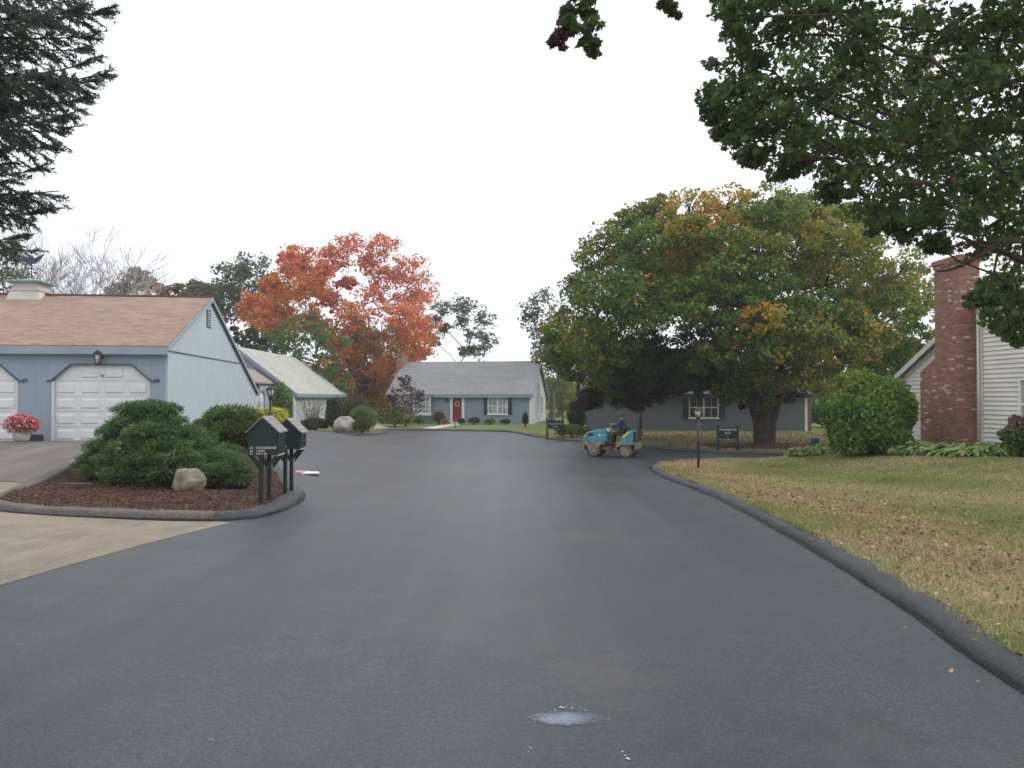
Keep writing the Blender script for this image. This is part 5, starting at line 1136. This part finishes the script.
sw=MB(); ax=Vector((-.58,0,.81)).normalized(); e1=Vector((0,1,0)); e2=ax.cross(e1); cc=Vector((.0,0,1.25))
sw.tube([cc+(e1*math.cos(a)+e2*math.sin(a))*.17 for a in np.linspace(0,2*math.pi,21)],.014,6); sw.tube([cc-e1*.17,cc+e1*.17],.01,5); sw.tube([cc,cc+e2*.17],.01,5)
sw.build('steering_wheel',m_black,t)
MB().box((.06,-.25,1.0),(.18,.25,1.14)).box((.10,-.32,1.08),(.16,-.28,1.34)).build('control_console',m_trimw,t,bevel=.02)
for sy in (-1,1): MB().tube([(-1.0,sy*.34,1.0),(-1.1,sy*.36,1.12),(-1.1,sy*.36,.62)],.018,6).build('grab_rail',m_dusty,t)

def skin(name,parent,verts,edges,radii,mat,sub=2,root=0,loc=(0,0,0)):
    me=bpy.data.meshes.new(name); me.from_pydata(verts,edges,[]); me.materials.append(mat)
    o=bpy.data.objects.new(name,me); COL.objects.link(o)
    if parent: o.parent=parent
    o.location=loc
    md=o.modifiers.new('s','SKIN'); md.use_smooth_shade=True
    if not me.skin_vertices: bpy.context.view_layer.objects.active=o
    sv=me.skin_vertices[0].data if me.skin_vertices else None
    if sv is None:
        with bpy.context.temp_override(object=o,active_object=o): bpy.ops.mesh.customdata_skin_add()
        sv=me.skin_vertices[0].data
    for i,r in enumerate(radii): sv[i].radius=(r,r) if not hasattr(r,'__len__') else r
    sv[root].use_root=True
    s=o.modifiers.new('u','SUBSURF'); s.levels=sub; s.render_levels=sub
    return o
# joints in roller frame (x forward): hips on the seat, hands on the wheel
J=dict(pel=(-.44,0,.98),wst=(-.42,0,1.12),chs=(-.36,0,1.30),nkb=(-.32,0,1.43),nk=(-.29,0,1.49),hd1=(-.26,0,1.56),hd2=(-.25,0,1.64),top=(-.26,0,1.70))
for sy,s in ((1,'l'),(-1,'r')):
    J.update({'sh'+s:(-.34,sy*.18,1.39),'el'+s:(-.20,sy*.26,1.17),'wr'+s:(-.03,sy*.17,1.24),'pm'+s:(.02,sy*.16,1.265),
      'hp'+s:(-.42,sy*.09,.96),'kn'+s:(-.02,sy*.15,.88),'an'+s:(.02,sy*.15,.50),'ft'+s:(.14,sy*.16,.46)})
    for k,(dy,ln) in enumerate(((-.028,.05),(-.010,.058),(.010,.054),(.028,.042))):
        J['a%d'%k+s]=(.035,sy*.16+dy,1.28); J['b%d'%k+s]=(.035+ln*.45,sy*.16+dy,1.265); J['c%d'%k+s]=(.03+ln*.35,sy*.16+dy,1.235)
    J['t0'+s]=(.0,sy*.13,1.26); J['t1'+s]=(.02,sy*.115,1.235)
names=list(J); idx={k:i for i,k in enumerate(names)}
E=[('pel','wst'),('wst','chs'),('chs','nkb'),('nkb','nk'),('nk','hd1'),('hd1','hd2'),('hd2','top')]
rad={'pel':.10,'wst':.10,'chs':.11,'nkb':.07,'nk':.052,'hd1':.075,'hd2':.09,'top':.06}
for s in 'lr':
    E+=[('chs','sh'+s),('sh'+s,'el'+s),('el'+s,'wr'+s),('wr'+s,'pm'+s),('pel','hp'+s),('hp'+s,'kn'+s),('kn'+s,'an'+s),('an'+s,'ft'+s),('pm'+s,'t0'+s),('t0'+s,'t1'+s)]
    rad.update({'sh'+s:.055,'el'+s:.042,'wr'+s:.028,'pm'+s:.033,'hp'+s:.085,'kn'+s:.06,'an'+s:.04,'ft'+s:.035,'t0'+s:.011,'t1'+s:.009})
    for k in range(4): E+=[('pm'+s,'a%d'%k+s),('a%d'%k+s,'b%d'%k+s),('b%d'%k+s,'c%d'%k+s)]; rad.update({'a%d'%k+s:.010,'b%d'%k+s:.009,'c%d'%k+s:.008})
pr=skin('person',None,[J[k] for k in names],[(idx[a],idx[b]) for a,b in E],[rad[k] for k in names],m_skin,2,0)
pr.location=Vector(t.location)+Vector((-math.cos(hd)*.05,-math.sin(hd)*.05,0)); pr.rotation_euler=(0,0,hd); pr.scale=(RS*1.04,RS*1.04,RS*1.04)
tag(pr,'hooded driver in navy jacket seated on the teal road roller, hands on the wheel','person')
def sub_skin(name,keys,edges,rr,mat):
    return skin(name,pr,[J[k] for k in keys],[(keys.index(a),keys.index(b)) for a,b in edges],rr,mat,2,0)
k_=['wst','chs','nkb','shl','ell','wrl','shr','elr','wrr','pel']
sub_skin('jacket',k_,[('wst','chs'),('chs','nkb'),('chs','shl'),('shl','ell'),('ell','wrl'),('chs','shr'),('shr','elr'),('elr','wrr'),('wst','pel')],[.155,.175,.105,.085,.064,.045,.085,.064,.045,.15],m_jacket)
k_=['pel','hpl','knl','anl','hpr','knr','anr']
sub_skin('trousers',k_,[('pel','hpl'),('hpl','knl'),('knl','anl'),('pel','hpr'),('hpr','knr'),('knr','anr')],[.145,.105,.08,.06,.105,.08,.06],m_trouser)
for s in 'lr':
    a=Vector(J['an'+s]); skin('boot',pr,[tuple(a+Vector((0,0,.05))),tuple(a+Vector((0,0,-.02))),tuple(a+Vector((.08,0,-.03))),tuple(a+Vector((.16,0,-.035)))],[(0,1),(1,2),(2,3)],[.058,.058,.052,.045],m_black,2)
hc=Vector(J['hd2'])
hb=MB(); blob(hb,hc+Vector((-.02,0,.012)),(.125,.108,.13),2,3,.0)
hb.v=[v for v in hb.v]
keep=[i for i,f in enumerate(hb.f) if not all((hb.v[j][0]-hc.x)>.055 and (hb.v[j][2]-hc.z)<.075 for j in f)]
hb.f=[hb.f[i] for i in keep]; hb.m=[hb.m[i] for i in keep]; hb.sm=[hb.sm[i] for i in keep]
hb.build('hood',m_cap,pr)
fc=MB()
for sy in (-1,1): blob(fc,hc+Vector((.082,sy*.032,.0)),(.012,.014,.010),1,2,0)
fc.build('eyes',m_black,pr)
fn=MB(); blob(fn,hc+Vector((.10,0,-.03)),(.02,.014,.024),1,2,0); fn.build('nose',m_skin,pr)
fn=MB(); blob(fn,hc+Vector((.085,0,-.07)),(.010,.026,.007),1,2,0); fn.build('mouth',m_redbrown,pr)

hz=MB().box((-110,-14,-2.2),(130,150,24)); m=bpy.data.materials.new('haze_air'); m.use_nodes=True; nt=m.node_tree; nt.nodes.clear()
om=nt.nodes.new('ShaderNodeOutputMaterial'); pv=nt.nodes.new('ShaderNodeVolumePrincipled'); pv.inputs['Color'].default_value=(.97,.985,1,1); pv.inputs['Density'].default_value=.0009; pv.inputs['Anisotropy'].default_value=.2
nt.links.new(pv.outputs[0],om.inputs['Volume']); hz=hz.build('haze',m); tag(hz,'thin pale mist filling the air of the street','haze',kind='stuff')
# ------------------------------------------------------------------ camera, light, render
cam=bpy.data.cameras.new('camera'); co=bpy.data.objects.new('camera',cam); COL.objects.link(co)
co.location=(0,0,EYE); co.rotation_euler=(R(90)+math.atan((HY-384)/F),0,0)
cam.sensor_width=36; cam.lens=F/1024*36; cam.clip_end=2000; S.camera=co
w=bpy.data.worlds.new('World'); S.world=w; w.use_nodes=True; N=w.node_tree.nodes; L=w.node_tree.links
bg=N['Background']; sky=N.new('ShaderNodeTexSky'); sky.sky_type='NISHITA'; sky.sun_disc=False; sky.sun_elevation=R(38); sky.sun_rotation=R(78); sky.dust_density=4
tc=N.new('ShaderNodeTexCoord'); sp=N.new('ShaderNodeSeparateXYZ'); L.new(tc.outputs['Generated'],sp.inputs[0])
ns=noise(N,L,1.6,4,.5,tc.outputs['Generated'])
zz=mathn(N,L,'ADD',sp.outputs[2],mathn(N,L,'MULTIPLY',mathn(N,L,'SUBTRACT',ns,.5),.12))
cloud=ramp(N,L,zz,[(0,(7.9,8.3,9.0)),(.12,(8.9,9.25,9.8)),(.45,(10.6,10.8,11.2)),(1,(12.0,12.2,12.8))])
cm=mix(N,L,.92,sky.outputs[0],cloud); L.new(cm,bg.inputs['Color']); bg.inputs['Strength'].default_value=.1
sl=bpy.data.lights.new('sun','SUN'); sl.energy=.9; sl.angle=R(22); sl.color=(1,.97,.93); so=bpy.data.objects.new('sun',sl); COL.objects.link(so)
so.rotation_euler=(0,R(52),R(12))
S.view_settings.view_transform='Standard'; S.view_settings.look='None'; S.view_settings.exposure=.40; S.view_settings.gamma=1
S.render.engine='CYCLES'; S.render.resolution_x=1024; S.render.resolution_y=768
S.cycles.max_bounces=6; S.cycles.diffuse_bounces=3; S.cycles.transmission_bounces=4; S.cycles.transparent_max_bounces=6
